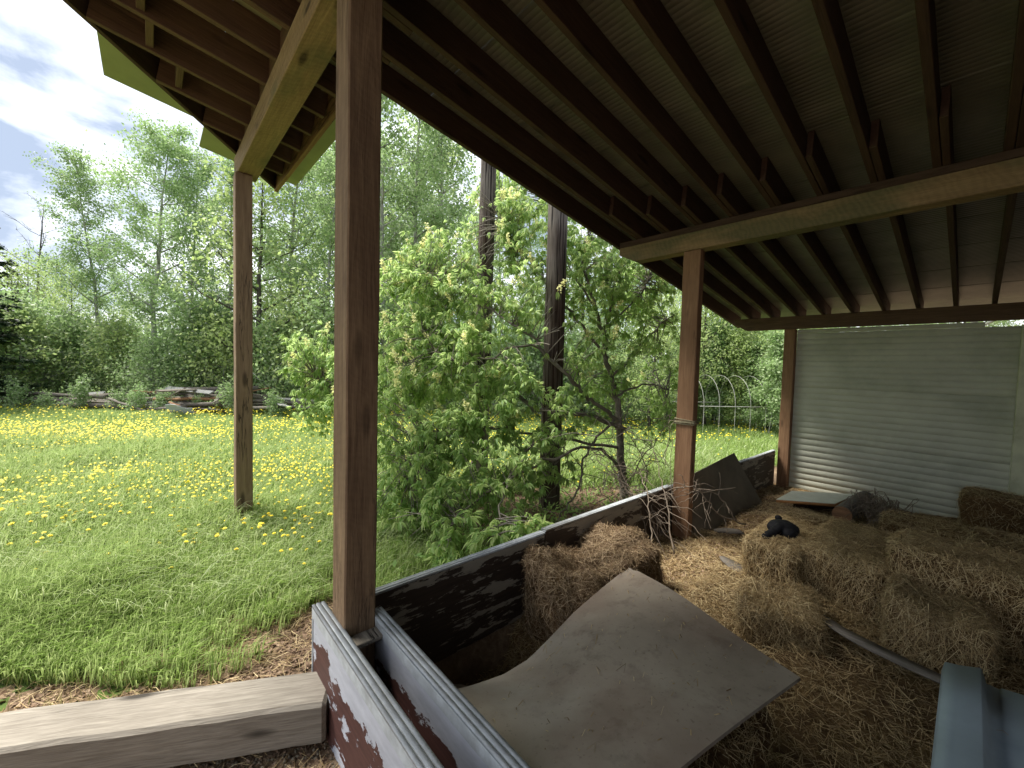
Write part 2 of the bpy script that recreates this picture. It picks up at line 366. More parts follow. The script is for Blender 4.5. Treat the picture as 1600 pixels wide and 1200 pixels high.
# hay covered floor inside the pen
def floor_z(x, y):
    x = np.asarray(x, float); y = np.asarray(y, float)
    z = -.03+.0*x
    z = z+.15*np.exp(-(((x+.75)/.7)**2+((y-3.1)/.9)**2))
    z = z+.10*sstep(-.3, .4, x)*sstep(1.5, 2.5, y)
    z = z+.16*np.exp(-(((x+1.1)/.5)**2+((y-5.0)/.6)**2))
    z = z+.12*sstep(-1.7, -.6, x)*sstep(3.0, 1.2, y)*0
    pit = sstep(-1.05, -1.45, x)*sstep(1.95, 1.6, y)
    z = z-.27*pit
    z = z-.06*sstep(5.8, 7, y)
    z = z+.05*(vnoise(x, y, 3, 8)-.5)+.03*(vnoise(x, y, 9, 9)-.5)+.012*(vnoise(x, y, 28, 3)-.5)
    edge = sstep(-1.80, -1.92, x)
    return z+edge*.02
V, Q = grid(np.arange(-1.93, 3.31, .035), np.arange(.80, 7.2, .035), floor_z)
fl = bpy.data.objects.new('hay_floor', np_mesh('hay_floor', V, Q, M_floor, None, True)); C.objects.link(fl); tag(fl, kind='structure')

# ------------------------------------------------------------------ the shed
SL = .165
def zb(y): return 3.5-SL*(y-.62)          # underside of the rafters
shed = empty('open_shed', (0, 3.5, 0), 'lean-to pole shed of rough timber posts, beams and rafters beside the dandelion field', 'shed')
def post(x0, x1, y0, y1, z0, z1, mat, wob=.0012, name='post', seg=10):
    return timber(name, ((x0+x1)/2, (y0+y1)/2, z0), ((x0+x1)/2, (y0+y1)/2, z1), x1-x0, y1-y0, mat, shed, up=(0, 1, 0), bev=.006, seg=seg, wob=wob)
o = post(-1.90, -1.74, .617, .757, -.2, 3.308, M_post); o['label'] = 'thick rough-sawn post at the corner of the low panel walls'
o = post(-4.69, -4.55, .60, .735, -.2, 3.308, M_post3); o['label'] = 'post standing out in the dandelion grass'
o = post(-1.905, -1.74, 3.84, 3.93, -.3, 2.733, M_post2); o['label'] = 'reddish cracked post with rope tied round it'
o = post(-1.90, -1.76, 7.06, 7.17, -.3, 2.246, M_post2); o['label'] = 'corner post beside the white ribbed wall'
o = post(.315, .44, 7.02, 7.125, -.3, 2.19, M_cream, .0005); o['label'] = 'cream painted post at the right end of the white wall'

def chamfer_beam(name, y0, y1, prof, mat):
    """prof: closed outline in X,Z extruded from y0 to y1"""
    bm = bmesh.new(); P = np.array(prof); c = Vector((P[:, 0].mean(), (y0+y1)/2, P[:, 1].mean()))
    a = [bm.verts.new(Vector((x, y0, z))-c) for x, z in prof]; b = [bm.verts.new(Vector((x, y1, z))-c) for x, z in prof]
    bm.faces.new(a); bm.faces.new(b[::-1]); n = len(prof)
    for i in range(n): bm.faces.new((a[(i+1) % n], a[i], b[i], b[(i+1) % n]))
    bmesh.ops.recalc_face_normals(bm, faces=bm.faces[:])
    bmesh.ops.bevel(bm, geom=[e for e in bm.edges if e.calc_face_angle(0) > .3], offset=.005, segments=1, affect='EDGES')
    me = bpy.data.meshes.new(name); bm.to_mesh(me); bm.free(); me.materials.append(mat)
    return link(name, me, Matrix.Translation(c), shed)
chamfer_beam('beam', .62, .79, [(-4.76, 3.50), (-4.77, 3.36), (-4.72, 3.312), (3.2, 3.312), (3.2, 3.50)], M_beam)
chamfer_beam('beam', 3.84, 3.98, [(-2.63, 2.905), (-2.625, 2.83), (-2.44, 2.737), (3.2, 2.737), (3.2, 2.905)], M_beam)
chamfer_beam('beam_plate', 3.85, 3.98, [(-2.632, 2.965), (-2.632, 2.908), (3.2, 2.908), (3.2, 2.965)], M_raft)
chamfer_beam('beam', 7.05, 7.14, [(-2.60, 2.435), (-2.60, 2.36), (-2.42, 2.25), (3.2, 2.25), (3.2, 2.435)], M_raft2)

XR = [-2.42+.3125*k for k in range(18)]
def ydiag(x): return 1.037-.947*(x+5.085)
def rafter(x, ya, yb, mat=None, dz=0.):
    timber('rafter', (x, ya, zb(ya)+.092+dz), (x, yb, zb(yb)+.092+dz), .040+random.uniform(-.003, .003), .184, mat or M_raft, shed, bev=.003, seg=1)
for k, x in enumerate(XR):
    j = random.uniform(-.012, .012)
    rafter(x+j-.043, max(ydiag(x)+.05, -2.0), 1.05+random.uniform(-.1, .1))
    rafter(x+j, .42, 4.28+random.uniform(-.12, .05))
    rafter(x+j+.044, 3.42+random.uniform(-.15, .1), 7.42+random.uniform(-.04, .06))
for x in (-2.71, -3.04, -3.36, -3.69, -4.03, -4.34, -4.66):
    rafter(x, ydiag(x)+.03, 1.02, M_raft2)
rafter(-2.72, 1.075, 4.1, M_raft); rafter(-2.72, 4.105, 7.6, M_raft)
# far eave tails and the fascias
d0 = Vector((-5.085, 1.037, 0)); d1 = Vector((-1.9, ydiag(-1.9), 0))
for q in (d0, d1): q.z = zb(q.y)+.092
timber('fascia_board', d0, d1, .032, .186, M_raft, shed, bev=.002)
timber('fascia_board', (-5.12, 1.045, zb(1.045)+.085), (-2.745, 1.045, zb(1.045)+.085), .036, .195, M_post2, shed, bev=.002)
for (x, y) in ((-3.20, -.02), (-3.53, .02), (-3.87, .18), (-2.87, -.4)):
    timber('blocking', (x-.145, y, zb(y)+.10), (x+.145, y, zb(y)+.10), .04, .165, M_raft2, shed, bev=.003)
xe = [-4.66, -4.34, -4.03, -3.69, -3.36, -3.04, -2.71]
for a_, b_ in zip(xe[:-1], xe[1:]):
    timber('blocking', (a_+.022, .655, zb(.655)+.09), (b_-.022, .655, zb(.655)+.09), .035, .17, M_raft2, shed, bev=.003)
def ribbed(name, x0, x1, y0, y1, mat, pitch=.033, depth=.0018, zoff=.0):
    """roof panel, ribs running across the rafters, lying on top of them"""
    n = max(2, int((y1-y0)/pitch)); P = []
    for i in range(n):
        y = y0+(y1-y0)*i/n; w = (y1-y0)/n
        P += [(y, 0), (y+w*.72, 0), (y+w*.80, depth), (y+w*.92, depth)]
    P.append((y1, 0)); P = np.array(P); cx_, cy_ = (x0+x1)/2, (y0+y1)/2; cz_ = zb(cy_)+.19
    zz = zb(P[:, 0])+.187+P[:, 1]+zoff
    k = len(P); V = []
    for x in (x0, x1):
        V += [np.stack([np.full(k, x), P[:, 0], zz], 1)]
    top = np.array([[x, y, zb(y)+.187+.045+zoff] for x in (x0, x1) for y in (y0, y1)])
    V = np.concatenate(V+[top])-[cx_, cy_, cz_]; i = np.arange(k-1)
    Q = np.stack([i, i+1, k+i+1, k+i], 1)
    t0 = 2*k
    Q2 = [[t0, t0+2, t0+3, t0+1], [0, k, t0+2, t0], [k-1, t0+1, t0+3, 2*k-1]]
    mb = MB(); mb.add(V, np.concatenate([Q, Q2]), [[0, t0, t0+1], [0, t0+1, k-1], [k, t0+3, t0+2], [k, 2*k-1, t0+3]])
    return link(name, mb.mesh(name, mat), Matrix.Translation((cx_, cy_, cz_)), shed)
def flat_panel(name, x0, x1, y0, y1, mat, zoff=0., th=.03):
    a_ = Vector(((x0+x1)/2, y0, zb(y0)+.187+th/2+zoff)); b_ = Vector(((x0+x1)/2, y1, zb(y1)+.187+th/2+zoff))
    return timber(name, a_, b_, x1-x0, th, mat, shed, bev=.002)
YR = [-.25+.597*k for k in range(14)]
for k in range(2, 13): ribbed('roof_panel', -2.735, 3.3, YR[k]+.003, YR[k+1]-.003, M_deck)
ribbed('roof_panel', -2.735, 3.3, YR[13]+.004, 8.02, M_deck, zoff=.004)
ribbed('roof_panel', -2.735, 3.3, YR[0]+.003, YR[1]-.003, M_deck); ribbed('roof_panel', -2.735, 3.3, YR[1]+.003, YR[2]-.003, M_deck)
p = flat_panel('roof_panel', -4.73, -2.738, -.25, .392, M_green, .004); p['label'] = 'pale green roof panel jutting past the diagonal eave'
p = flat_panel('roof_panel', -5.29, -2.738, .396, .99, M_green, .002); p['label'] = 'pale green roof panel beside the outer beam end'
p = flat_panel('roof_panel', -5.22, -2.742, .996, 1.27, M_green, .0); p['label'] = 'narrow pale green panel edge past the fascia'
for k in range(1, 4):
    y1 = -.255-.595*(k-1); y0 = y1-.595; xl = -5.085+(1.037-(y1-.0))/.947+.02
    flat_panel('roof_panel', xl, 3.3, y0+.003, y1-.003, M_deck)

# far wall of ribbed panels, plus an unseen wall on the right, put in to block light
def wall_panel(x0, x1, z0, z1, mat=M_wall, y=7.145, pitch=.082):
    n = max(1, round((z1-z0)/pitch)); P = []
    for i in range(n):
        z = z0+(z1-z0)*i/n; w = (z1-z0)/n
        P += [(z, 0), (z+w*.93, 0), (z+w*.945, .0022), (z+w*.985, .0022)]
    P.append((z1, 0)); P = np.array(P); k = len(P); cx_, cz_ = (x0+x1)/2, (z0+z1)/2
    V = np.concatenate([np.stack([np.full(k, x), y+P[:, 1], P[:, 0]], 1) for x in (x0, x1)]+[np.array([[x, y+.045, z] for x in (x0, x1) for z in (z0, z1)])])-[cx_, y, cz_]
    i = np.arange(k-1); t0 = 2*k
    mb = MB(); mb.add(V, np.concatenate([np.stack([i, k+i, k+i+1, i+1], 1), [[t0, t0+1, t0+3, t0+2], [0, t0, t0+2, k], [k-1, 2*k-1, t0+3, t0+1]]]))
    return link('wall_panel', mb.mesh('wall_panel', mat), Matrix.Translation((cx_, y, cz_)), shed)
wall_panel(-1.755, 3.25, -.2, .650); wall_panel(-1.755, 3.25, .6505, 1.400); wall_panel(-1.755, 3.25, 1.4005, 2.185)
timber('wall_batten', (-1.7, 7.21, .65), (3.2, 7.21, .65), .03, .08, M_raft, shed); timber('wall_batten', (-1.7, 7.21, 1.40), (3.2, 7.21, 1.40), .03, .08, M_raft, shed)
wall_panel(-1.755, .055, 2.19, 2.243, pitch=.06)
wall_panel(.46, 3.25, 2.19, 2.243, pitch=.06)
for k in range(4):
    timber('wall_panel', (3.3, -3.0+k*2.6, -.3+0), (3.3, -3.0+k*2.6, zb(-3.0+k*2.6+1.3)+.1), 2.59, .04, M_dark, shed, up=(1, 0, 0), bev=0)
for k in range(2):  # unseen back wall, added and sized for how much light gets in
    timber('wall_panel', (1.9+k*1.04, -1.5, -.3), (1.9+k*1.04, -1.5, zb(-1.5)+.1), 1.03, .04, M_dark, shed, up=(0, 1, 0), bev=0)
post(3.1, 3.24, 3.84, 3.98, -.3, 2.735, M_post2); post(3.1, 3.24, .62, .76, -.3, 3.31, M_post2); post(3.1, 3.24, 6.9, 7.03, -.3, 2.24, M_post2)

# ------------------------------------------------------------------ low panel walls (old door sections)
def rail(name, x, y, z, L, along, parent, w=.045, mat=None):
    """grooved metal edge strip running along the top of a section"""
    prof = [(-w/2, 0), (-w/2, .012), (-.014, .012), (-.013, .006), (-.010, .006), (-.009, .013), (.009, .013), (.010, .006), (.013, .006), (.014, .012), (w/2, .012), (w/2, 0)]
    mb = MB(); V = []
    for e in (0, 1):
        for a_, b_ in prof:
            V.append((x+e*L, y+a_, z+b_) if along == 'x' else (x+a_, y+e*L, z+b_))
    n = len(prof); i = np.arange(n); Q = np.stack([i, (i+1) % n, n+(i+1) % n, n+i], 1)
    mb.add(V, Q, [[0, k, k+1] for k in range(1, n-1)]+[[n, n+k+1, n+k] for k in range(1, n-1)])
    return mb.build(name, mat or M_trim, parent)
lf = empty('low_wall', (-1.94, 3.9, 0), 'long low wall of brown peeling door sections along the field side of the hay pen', 'low wall')
for (y0, y1, x, dz) in ((.80, 2.05, -1.945, 0.), (2.058, 3.84, -1.948, .012), (3.85, 5.95, -1.945, 0.), (5.958, 7.05, -1.948, -.01)):
    p = timber('wall_section', (x, y0, .178+dz), (x, y1, .172+dz), .042, .52, M_peel2, lf, bev=.004, seg=6, wob=.001)
    rail('edge_strip', x, y0, .438+dz, y1-y0, 'y', lf, .046)
nf = empty('low_wall', (-1.2, .69, 0), 'double low wall of maroon peeling door sections running from the thick post towards the viewer', 'low wall')
for (y, x0) in ((.592, -2.015), (.782, -1.80)):
    p = timber('wall_section', (x0, y, .175), (1.6, y, .175), .046, .52, M_peel1, nf, bev=.004, seg=5, wob=.0006)
    rail('edge_strip', x0-.002, y, .4355, 3.6, 'x', nf, .056)
    t_ = timber('end_strip', (x0-.004, y, -.08), (x0-.004, y, .436), .054, .012, M_trim, nf, up=(1, 0, 0), bev=.002)
    for s in (-1, 1):
        timber('face_strip', (x0+.002, y+s*.0255, .41), (1.6, y+s*.0255, .41), .004, .05, M_trim, nf, bev=.001)
timber('cap_board', (-1.735, .688, .40), (-1.66, .688, .398), .135, .02, M_grey, nf, bev=.003)

# ------------------------------------------------------------------ long squared timber on the ground
t = empty('ground_timber', (-2.3, 0, 0), 'long weathered squared timber lying on the ground against the low wall end', 'timber')
e0 = Vector((-1.845, .595, .06)); dr = Vector((-.48, -.877, 0)).normalized(); sd_ = Vector((dr.y, -dr.x, 0))
pc = timber('beam_body', e0-Vector((0.0, .0, 0))+Vector((.0, .0, 0)), e0+dr*3.4, .215, .185, M_grey, t, bev=.014, seg=26, wob=.0028)

# ------------------------------------------------------------------ things made of sheet
def patch(name, fn, nu, nv, th, mats, parent=None, smooth=True, label=None, cat=None):
    u = np.linspace(0, 1, nu); v = np.linspace(0, 1, nv); P = np.array([[fn(a_, b_) for b_ in v] for a_ in u])
    du = np.gradient(P, axis=0); dv = np.gradient(P, axis=1); n = np.cross(du, dv); n /= np.linalg.norm(n, axis=2)[..., None]
    A = P.reshape(-1, 3); B = (P-n*th).reshape(-1, 3); k = nu*nv; i = np.arange(nu-1)[:, None]*nv; j = np.arange(nv-1)[None]
    Qa = np.stack([i+j, i+nv+j, i+nv+j+1, i+j+1], -1).reshape(-1, 4); Qb = Qa[:, ::-1]+k
    rim = [a_*nv for a_ in range(nu)]+[(nu-1)*nv+b_ for b_ in range(1, nv)]+[a_*nv+nv-1 for a_ in range(nu-2, -1, -1)]+[b_ for b_ in range(nv-2, 0, -1)]
    r = np.array(rim); r2 = np.roll(r, -1); Qr = np.stack([r2, r, r+k, r2+k], 1)
    mb = MB(); mb.add(np.concatenate([A, B]), np.concatenate([Qa, Qb])); mb.add(np.concatenate([A, B]), Qr, mi=len(mats)-1)
    o = mb.build(name, mats, parent, smooth=False)
    for p_ in o.data.polygons[:len(Qa)*2]: p_.use_smooth = smooth
    if label: tag(o, label, cat)
    return o
PR = np.array([(0, .358), (.295, .312), (.52, .268), (.72, .202), (.86, .162), (1.02, .164), (1.17, .196), (1.29, .231), (1.5, .30)])
def f_sheet(u, v):
    w = v*(1.41*(1-u)+1.04*u); z0 = np.interp(w, PR[:, 0], PR[:, 1]); z1 = .415-.02*w+.03*math.sin(w*2.2); zz = z0*(1-u)**1.5+z1*(1-(1-u)**1.5)
    x = (-1.365)*(1-u)+(-.385-.17*w)*u; y = (2.235-w)*(1-u)+(1.87-w)*u
    if u < .06 and v < .05: y -= .02; x += .012
    return (x, y, zz+.015*math.sin(u*5+w*2)*(u*(1-u))*4)
patch('hardboard_sheet', f_sheet, 26, 30, .013, [M_sheet, M_orange if False else M_sheet], label='large curled brown hardboard sheet lying over the pit in the foreground', cat='board')
def f_lean(u, v):
    top = np.array([-1.87, 4.0+1.25*u, .525+.10*u]); bot = np.array([-1.70+.10*u, 3.98+1.55*u, -.05-.05*u])
    p_ = top*(1-v)+bot*v; p_[0] += .10*math.sin(v*math.pi)*(-.5+.3*u); p_[1] += .12*u*math.sin(v*math.pi*.5); return p_
patch('leaning_board', f_lean, 12, 14, .009, [M_sheetd], label='dark brown board leaning on the low wall beside the roped post', cat='board')
def f_sid(u, v):
    top = np.array([-1.89, 5.22+.30*u, .475]); bot = np.array([-1.66, 5.48+.24*u, -.10])
    p_ = top*(1-v)+bot*v; p_[0] += -.10*math.sin(v*math.pi)+.006*(int(v*3) % 2); p_[1] += .06*math.sin(v*math.pi*.5); return p_
patch('siding_strip', f_sid, 5, 16, .006, [M_board], label='curved pale grey siding piece between the leaning board and corner post', cat='siding')

# shelf board on blocks by the far wall
s = empty('shelf_board', (-1.15, 5.9, .1), 'white laminated shelf board with orange edge lying in front of the white wall', 'board')
FL, FR, BR, BL = [np.array(q) for q in ((-1.43, 5.36, .155), (-.965, 5.75, .15), (-.87, 6.42, .155), (-1.42, 5.93, .15))]
def f_shelf(u, v): return (FL*(1-u)+FR*u)*(1-v)+(BL*(1-u)+BR*u)*v
o = patch('board_top', f_shelf, 3, 3, .006, [M_white], s, False)
mb = MB(); A = [q-[0, 0, .007] for q in (FL, FR, BR, BL)]; B = [q-[0, 0, .036] for q in (FL, FR, BR, BL)]
mb.add(A+B, [[0, 1, 2, 3], [7, 6, 5, 4], [0, 4, 5, 1], [1, 5, 6, 2], [2, 6, 7, 3], [3, 7, 4, 0]]); mb.build('board_core', [M_orange], s)
timber('support_block', (-1.33, 5.75, .045), (-1.05, 6.1, .045), .09, .14, M_raft, s)
# log
lgr = empty('log', (-.82, 5.9, .1), 'short grey log with its sawn end facing the hay bales, by the shelf board', 'log')
lg = MB(); tube(lg, spline([(-.845, 5.42, .135), (-.82, 5.8, .14), (-.78, 6.35, .14)], 4), .088, 16, 0, False); lg.build('bark', [M_log], lgr, smooth=False)
mb = MB(); an = np.arange(16)*math.pi/8
for (yy, xx, zz) in ((5.419, -.845, .135), (6.351, -.78, .14)):
    mb.add([(xx+.086*math.cos(q), yy, zz+.086*math.sin(q)) for q in an]+[(xx, yy, zz)], None, [[j, (j+1) % 16, 16] for j in range(16)])
mb.build('sawn_end', [M_logr], lgr)
wr = MB(); rg = np.random.default_rng(3)
for i in range(70):
    c0 = np.array([-.62+rg.normal(0, .05), 5.75+rg.normal(0, .15), .02]); aa = rg.uniform(0, 6.28); rr = rg.uniform(.06, .2)
    pts = [c0+np.array([math.cos(aa+s_)*rr, math.sin(aa+s_)*rr*.8, .03+.30*math.sin(s_*.9+.3)*rg.uniform(.4, 1)]) for s_ in np.linspace(0, 3, 7)]
    tube(wr, spline(pts, 3, .006, rg), .0035, 3, 0, False)
tag(wr.build('brush_tangle', [M_twig]), 'dark tangle of wiry brush beside the short log', 'brush')
# planks
def plank(pts, w, th, label, mat=M_board, name='plank'):
    P = spline(pts, 5); dz = np.array([0, 0, 1.])
    tt, a_, b_ = frame(P)
    mb = MB(); V = []
    wv = w*np.interp(np.linspace(0, 1, len(P)), [0, .15, .5, 1], [.35, .9, 1.25, 1])
    for k in range(len(P)):
        for s_, h in ((-1, 1), (1, 1), (1, 0), (-1, 0)): V.append(P[k]+a_[k]*s_*wv[k]/2+dz*h*th)
    Q = []
    for k in range(len(P)-1):
        for j in range(4): Q.append([k*4+j, k*4+(j+1) % 4, k*4+4+(j+1) % 4, k*4+4+j])
    Q += [[3, 2, 1, 0], [4*len(P)-4, 4*len(P)-3, 4*len(P)-2, 4*len(P)-1]]
    mb.add(V, Q); o = mb.build(name, [mat]); tag(o, label, 'plank'); return o
plank([(-.53, 2.98, .165), (-.44, 2.88, .175), (-.30, 2.82, .178), (-.13, 2.79, .175), (.02, 2.76, .18)], .075, .008, 'bowed grey plank lying on loose hay in front of the bales')
plank([(-1.30, 3.50, .075), (-1.12, 3.36, .09), (-.98, 3.26, .09)], .10, .012, 'flat grey board half buried in chaff left of the bales')
plank([(-1.62, 4.15, .03), (-1.52, 4.2, .045), (-1.42, 4.30, .04)], .10, .012, 'small grey board in the chaff near the leaning board')
plank([(-1.52, 1.20, -.10), (-1.45, 1.05, .0), (-1.40, .95, .10)], .05, .012, 'pale short slat poking out from under the hardboard sheet', M_trim)
plank([(-1.72, 1.24, -.12), (-1.62, 1.0, .02), (-1.55, .90, .06)], .08, .014, 'brown short board in the pit below the low wall', M_sheet)

# bent steel piece lower right
prof = [(-.03, .30), (-.022, .345), (.018, .352), (.020, .352), (.080, .372), (.084, .37), (.100, .315), (.135, .31), (.142, .318), (.30, .33), (.55, .34), (.85, .35)]
mb = MB(); V = []; n = len(prof); YY = np.linspace(2.62, .95, 7)
for th in (0, .006):
    for y in YY:
        for (x, z) in prof: V.append((x+(2.62-y)*.0, y+(.10*x if True else 0), z-th+.0+.02*(2.62-y)*0))
Q = []
for t_ in (0, 1):
    off = t_*n*len(YY)
    for j in range(len(YY)-1):
        for i in range(n-1):
            q_ = [off+j*n+i, off+j*n+i+1, off+(j+1)*n+i+1, off+(j+1)*n+i]; Q.append(q_ if t_ == 0 else q_[::-1])
h = n*len(YY)
for i in range(n-1): Q.append([i+1, i, h+i, h+i+1])
for j in range(len(YY)-1): Q.append([j*n, (j+1)*n, h+(j+1)*n, h+j*n])
mb.add(V, Q)
sp = empty('steel_sheet', (.3, 1.8, .3), 'bent blue-grey galvanised steel roofing piece in the lower right foreground', 'steel sheet')
mb.build('ridge_sheet', [M_galv], sp)
timber('slot', (.196, 2.50, .3292), (.176, 1.9, .3292), .007, .006, M_dark, sp, bev=0)

# black bundle on the hay
bm = bmesh.new()
def blob(c, r, s=(1, 1, 1), rot=0):
    M = Matrix.Translation(c) @ Matrix.Rotation(rot, 4, 'Z') @ Matrix.Diagonal((s[0]*r, s[1]*r, s[2]*r, 1))
    bmesh.ops.create_icosphere(bm, subdivisions=3, radius=1, matrix=M)
blob((-.895, 3.56, .43), .085, (1.25, 1.1, .75)); blob((-.965, 3.70, .46), .022, (1.2, 1, .9)); blob((-.84, 3.50, .425), .05, (1, 1, .8))
for k in range(6):
    s_ = k/5; blob((-.90-.045*s_, 3.50-.16*s_+.0, .455-.045*s_), .036-.008*s_, (1, 1.2, .8))
bmesh.ops.recalc_face_normals(bm, faces=bm.faces[:])
me = bpy.data.meshes.new('black_bundle'); bm.to_mesh(me); bm.free(); me.materials.append(M_black)
o = bpy.data.objects.new('black_bundle', me); C.objects.link(o); place(o, Matrix.Identity(4)); tag(o, 'small black crumpled cloth bundle lying on a hay bale', 'bundle')
rm = o.modifiers.new('remesh', 'REMESH'); rm.mode = 'VOXEL'; rm.voxel_size = .007; rm.use_smooth_shade = True
tx = bpy.data.textures.new('wrinkle', 'CLOUDS'); tx.noise_scale = .035
dm = o.modifiers.new('wrinkle', 'DISPLACE'); dm.texture = tx; dm.strength = .012

# ------------------------------------------------------------------ straw and bales
def strands(P, Nn, L, W, rng, flat=.25, dirs=None, bend=.15, mb=None, mi=0):
    """one thin bent quad strip per straw"""
    n = len(P); Nn = Nn/np.linalg.norm(Nn, axis=1)[:, None]
    d = rng.normal(0, 1, (n, 3)) if dirs is None else dirs+rng.normal(0, .45, (n, 3))
    d -= (d*Nn).sum(1)[:, None]*Nn; d /= np.linalg.norm(d, axis=1)[:, None]+1e-9
    d = d+Nn*rng.normal(flat*.6, flat, (n, 1)); d /= np.linalg.norm(d, axis=1)[:, None]
    s = np.cross(d, Nn+rng.normal(0, .5, (n, 3))); s /= np.linalg.norm(s, axis=1)[:, None]+1e-9
    L = L[:, None]; W = W[:, None]; up = np.cross(s, d)
    a = P-d*L*.5; c = P+d*L*.5; b = P+up*L*bend*rng.normal(0, 1, (n, 1))
    V = np.stack([a-s*W/2, a+s*W/2, b-s*W/2, b+s*W/2, c-s*W/2, c+s*W/2], 1).reshape(-1, 3)
    i = np.arange(n)[:, None]*6; Q = np.concatenate([i+[[0, 1, 3, 2]], i+[[2, 3, 5, 4]]])
    mb = mb or MB(); mb.add(V, Q, None, mi); return mb
rg = np.random.default_rng(11)
n = 330000
x = rg.uniform(-1.92, 2.2, n); y = rg.uniform(.85, 7.1, n)
dens = np.where(y < 4.2, 1., .45)*np.where(x > .9, .3, 1.)*(.35+.65*sstep(.25, .6, vnoise(x, y, 1.7, 4)))
dens = dens*np.where((x < -1.25) & (y > 2.6), .45, 1.)
k = rg.uniform(0, 1, n) < dens; x = x[k]; y = y[k]; n = len(x)
P = np.stack([x, y, floor_z(x, y)+np.abs(rg.normal(.006, .014, n))], 1)
mb = strands(P, np.tile([0, 0, 1.], (n, 1)), rg.uniform(.025, .11, n), rg.uniform(.0014, .0032, n), rg, .18)
tag(mb.build('loose_hay', [M_straw], center=False), 'loose straw and hay scattered over the pen floor', 'hay', kind='stuff')
# brown chaff and wood chips near the posts
def chips(n, xr, yr, zf, size, mat, name, label, cat, rng, wfun=None, th=.3):
    x = rng.uniform(*xr, n); y = rng.uniform(*yr, n)
    if wfun is not None: k = rng.uniform(0, 1, n) < wfun(x, y); x = x[k]; y = y[k]; n = len(x)
    P = np.stack([x, y, zf(x, y)+size*.3], 1); a = rng.normal(0, 1, (n, 3))*[1, 1, th]; a /= np.linalg.norm(a, axis=1)[:, None]
    b = np.cross(a, np.array([0, 0, 1.])+rng.normal(0, th, (n, 3))); b /= np.linalg.norm(b, axis=1)[:, None]; c = np.cross(a, b)
    la = (rng.uniform(.5, 1.6, n)*size)[:, None]; lb = la*rng.uniform(.3, .6, (n, 1)); lc = la*.18
    V = np.stack([P-a*la, P+b*lb, P+a*la, P-b*lb, P+c*lc], 1).reshape(-1, 3); i = np.arange(n)[:, None]*5
    T = np.concatenate([i+[[0, 1, 4]], i+[[1, 2, 4]], i+[[2, 3, 4]], i+[[3, 0, 4]]])
    mb = MB(); mb.add(V, None, T); return tag(mb.build(name, [mat], center=False), label, cat, kind='stuff')
chips(26000, (-1.92, -.6), (.85, 7.), floor_z, .012, M_chip, 'chaff', 'brown chaff and leaf bits on the pen floor along the low wall', 'chaff', rg, lambda x, y: sstep(-.7, -1.4, x)*np.where(y < 2.0, 1, .8))
chips(52000, (-3.6, .8), (-1.4, .9), ground_z, .013, M_chip, 'leaf_litter', 'dry leaf litter and chips on the bare soil', 'litter', rg, lambda x, y: litter_amt(x, y)*np.where(x < -2.2, .8, 1))
chips(22000, (-4.6, -1.98), (.5, 6.5), ground_z, .014, M_chip, 'leaf_litter', 'dry brown leaves on the soil under the shrub', 'litter', rg, lambda x, y: litter_amt(x, y))
# pebbles
n = 4200; x = rg.uniform(-2.15, -.2, n); y = rg.uniform(-.9, .56, n); s_ = rg.uniform(.004, .011, n)
ph = (1+5**.5)/2; ico = np.array([(0, 1, 1.6), (1, 1.6, 0), (-1, 1.6, 0), (0, -1, 1.6), (1.6, 0, 1), (-1.6, 0, 1), (1.6, 0, -1), (0, 0, -1.5), (-1.6, 0, -1), (1, -1.6, 0), (-1, -1.6, 0)])
oc = np.array([(1, 0, 0), (0, 1, 0), (-1, 0, 0), (0, -1, 0), (0, 0, .7), (0, 0, -.7)]); th = rg.uniform(0, 6.28, n)
rot = np.stack([np.stack([np.cos(th), -np.sin(th)], -1), np.stack([np.sin(th), np.cos(th)], -1)], 1)
VV = np.repeat(oc[None], n, 0)*s_[:, None, None]*rg.uniform(.7, 1.3, (n, 1, 3)); VV[..., :2] = np.einsum('nij,nkj->nki', rot, VV[..., :2])
VV += np.stack([x, y, ground_z(x, y)+s_*.5], 1)[:, None]
T = np.array([(0, 1, 4), (1, 2, 4), (2, 3, 4), (3, 0, 4), (1, 0, 5), (2, 1, 5), (3, 2, 5), (0, 3, 5)])
mb = MB(); mb.add(VV.reshape(-1, 3), None, (np.arange(n)[:, None, None]*6+T[None]).reshape(-1, 3))
tag(mb.build('gravel', [M_peb], center=False), 'small brown gravel on the yard floor beside the low wall', 'gravel', kind='stuff')
# dry straw outside by the timber
n = 9000; x = rg.uniform(-3.5, -2.0, n); y = rg.uniform(-1.4, 1.6, n); k = rg.uniform(0, 1, n) < litter_amt(x, y); x = x[k]; y = y[k]; n = len(x)
mb = strands(np.stack([x, y, ground_z(x, y)+np.abs(rg.normal(.004, .012, n))], 1), np.tile([0, 0, 1.], (n, 1)), rg.uniform(.03, .12, n), rg.uniform(.0015, .003, n), rg, .2)
x = rg.uniform(-2.1, .3, 5000); y = rg.uniform(-1.2, .56, 5000)
strands(np.stack([x, y, ground_z(x, y)+np.abs(rg.normal(.004, .01, 5000))], 1), np.tile([0, 0, 1.], (5000, 1)), rg.uniform(.03, .10, 5000), rg.uniform(.0015, .003, 5000), rg, .2, mb=mb)
tag(mb.build('dry_straw', [M_straw], center=False), 'dry straw bits on the bare soil by the long timber', 'straw', kind='stuff')

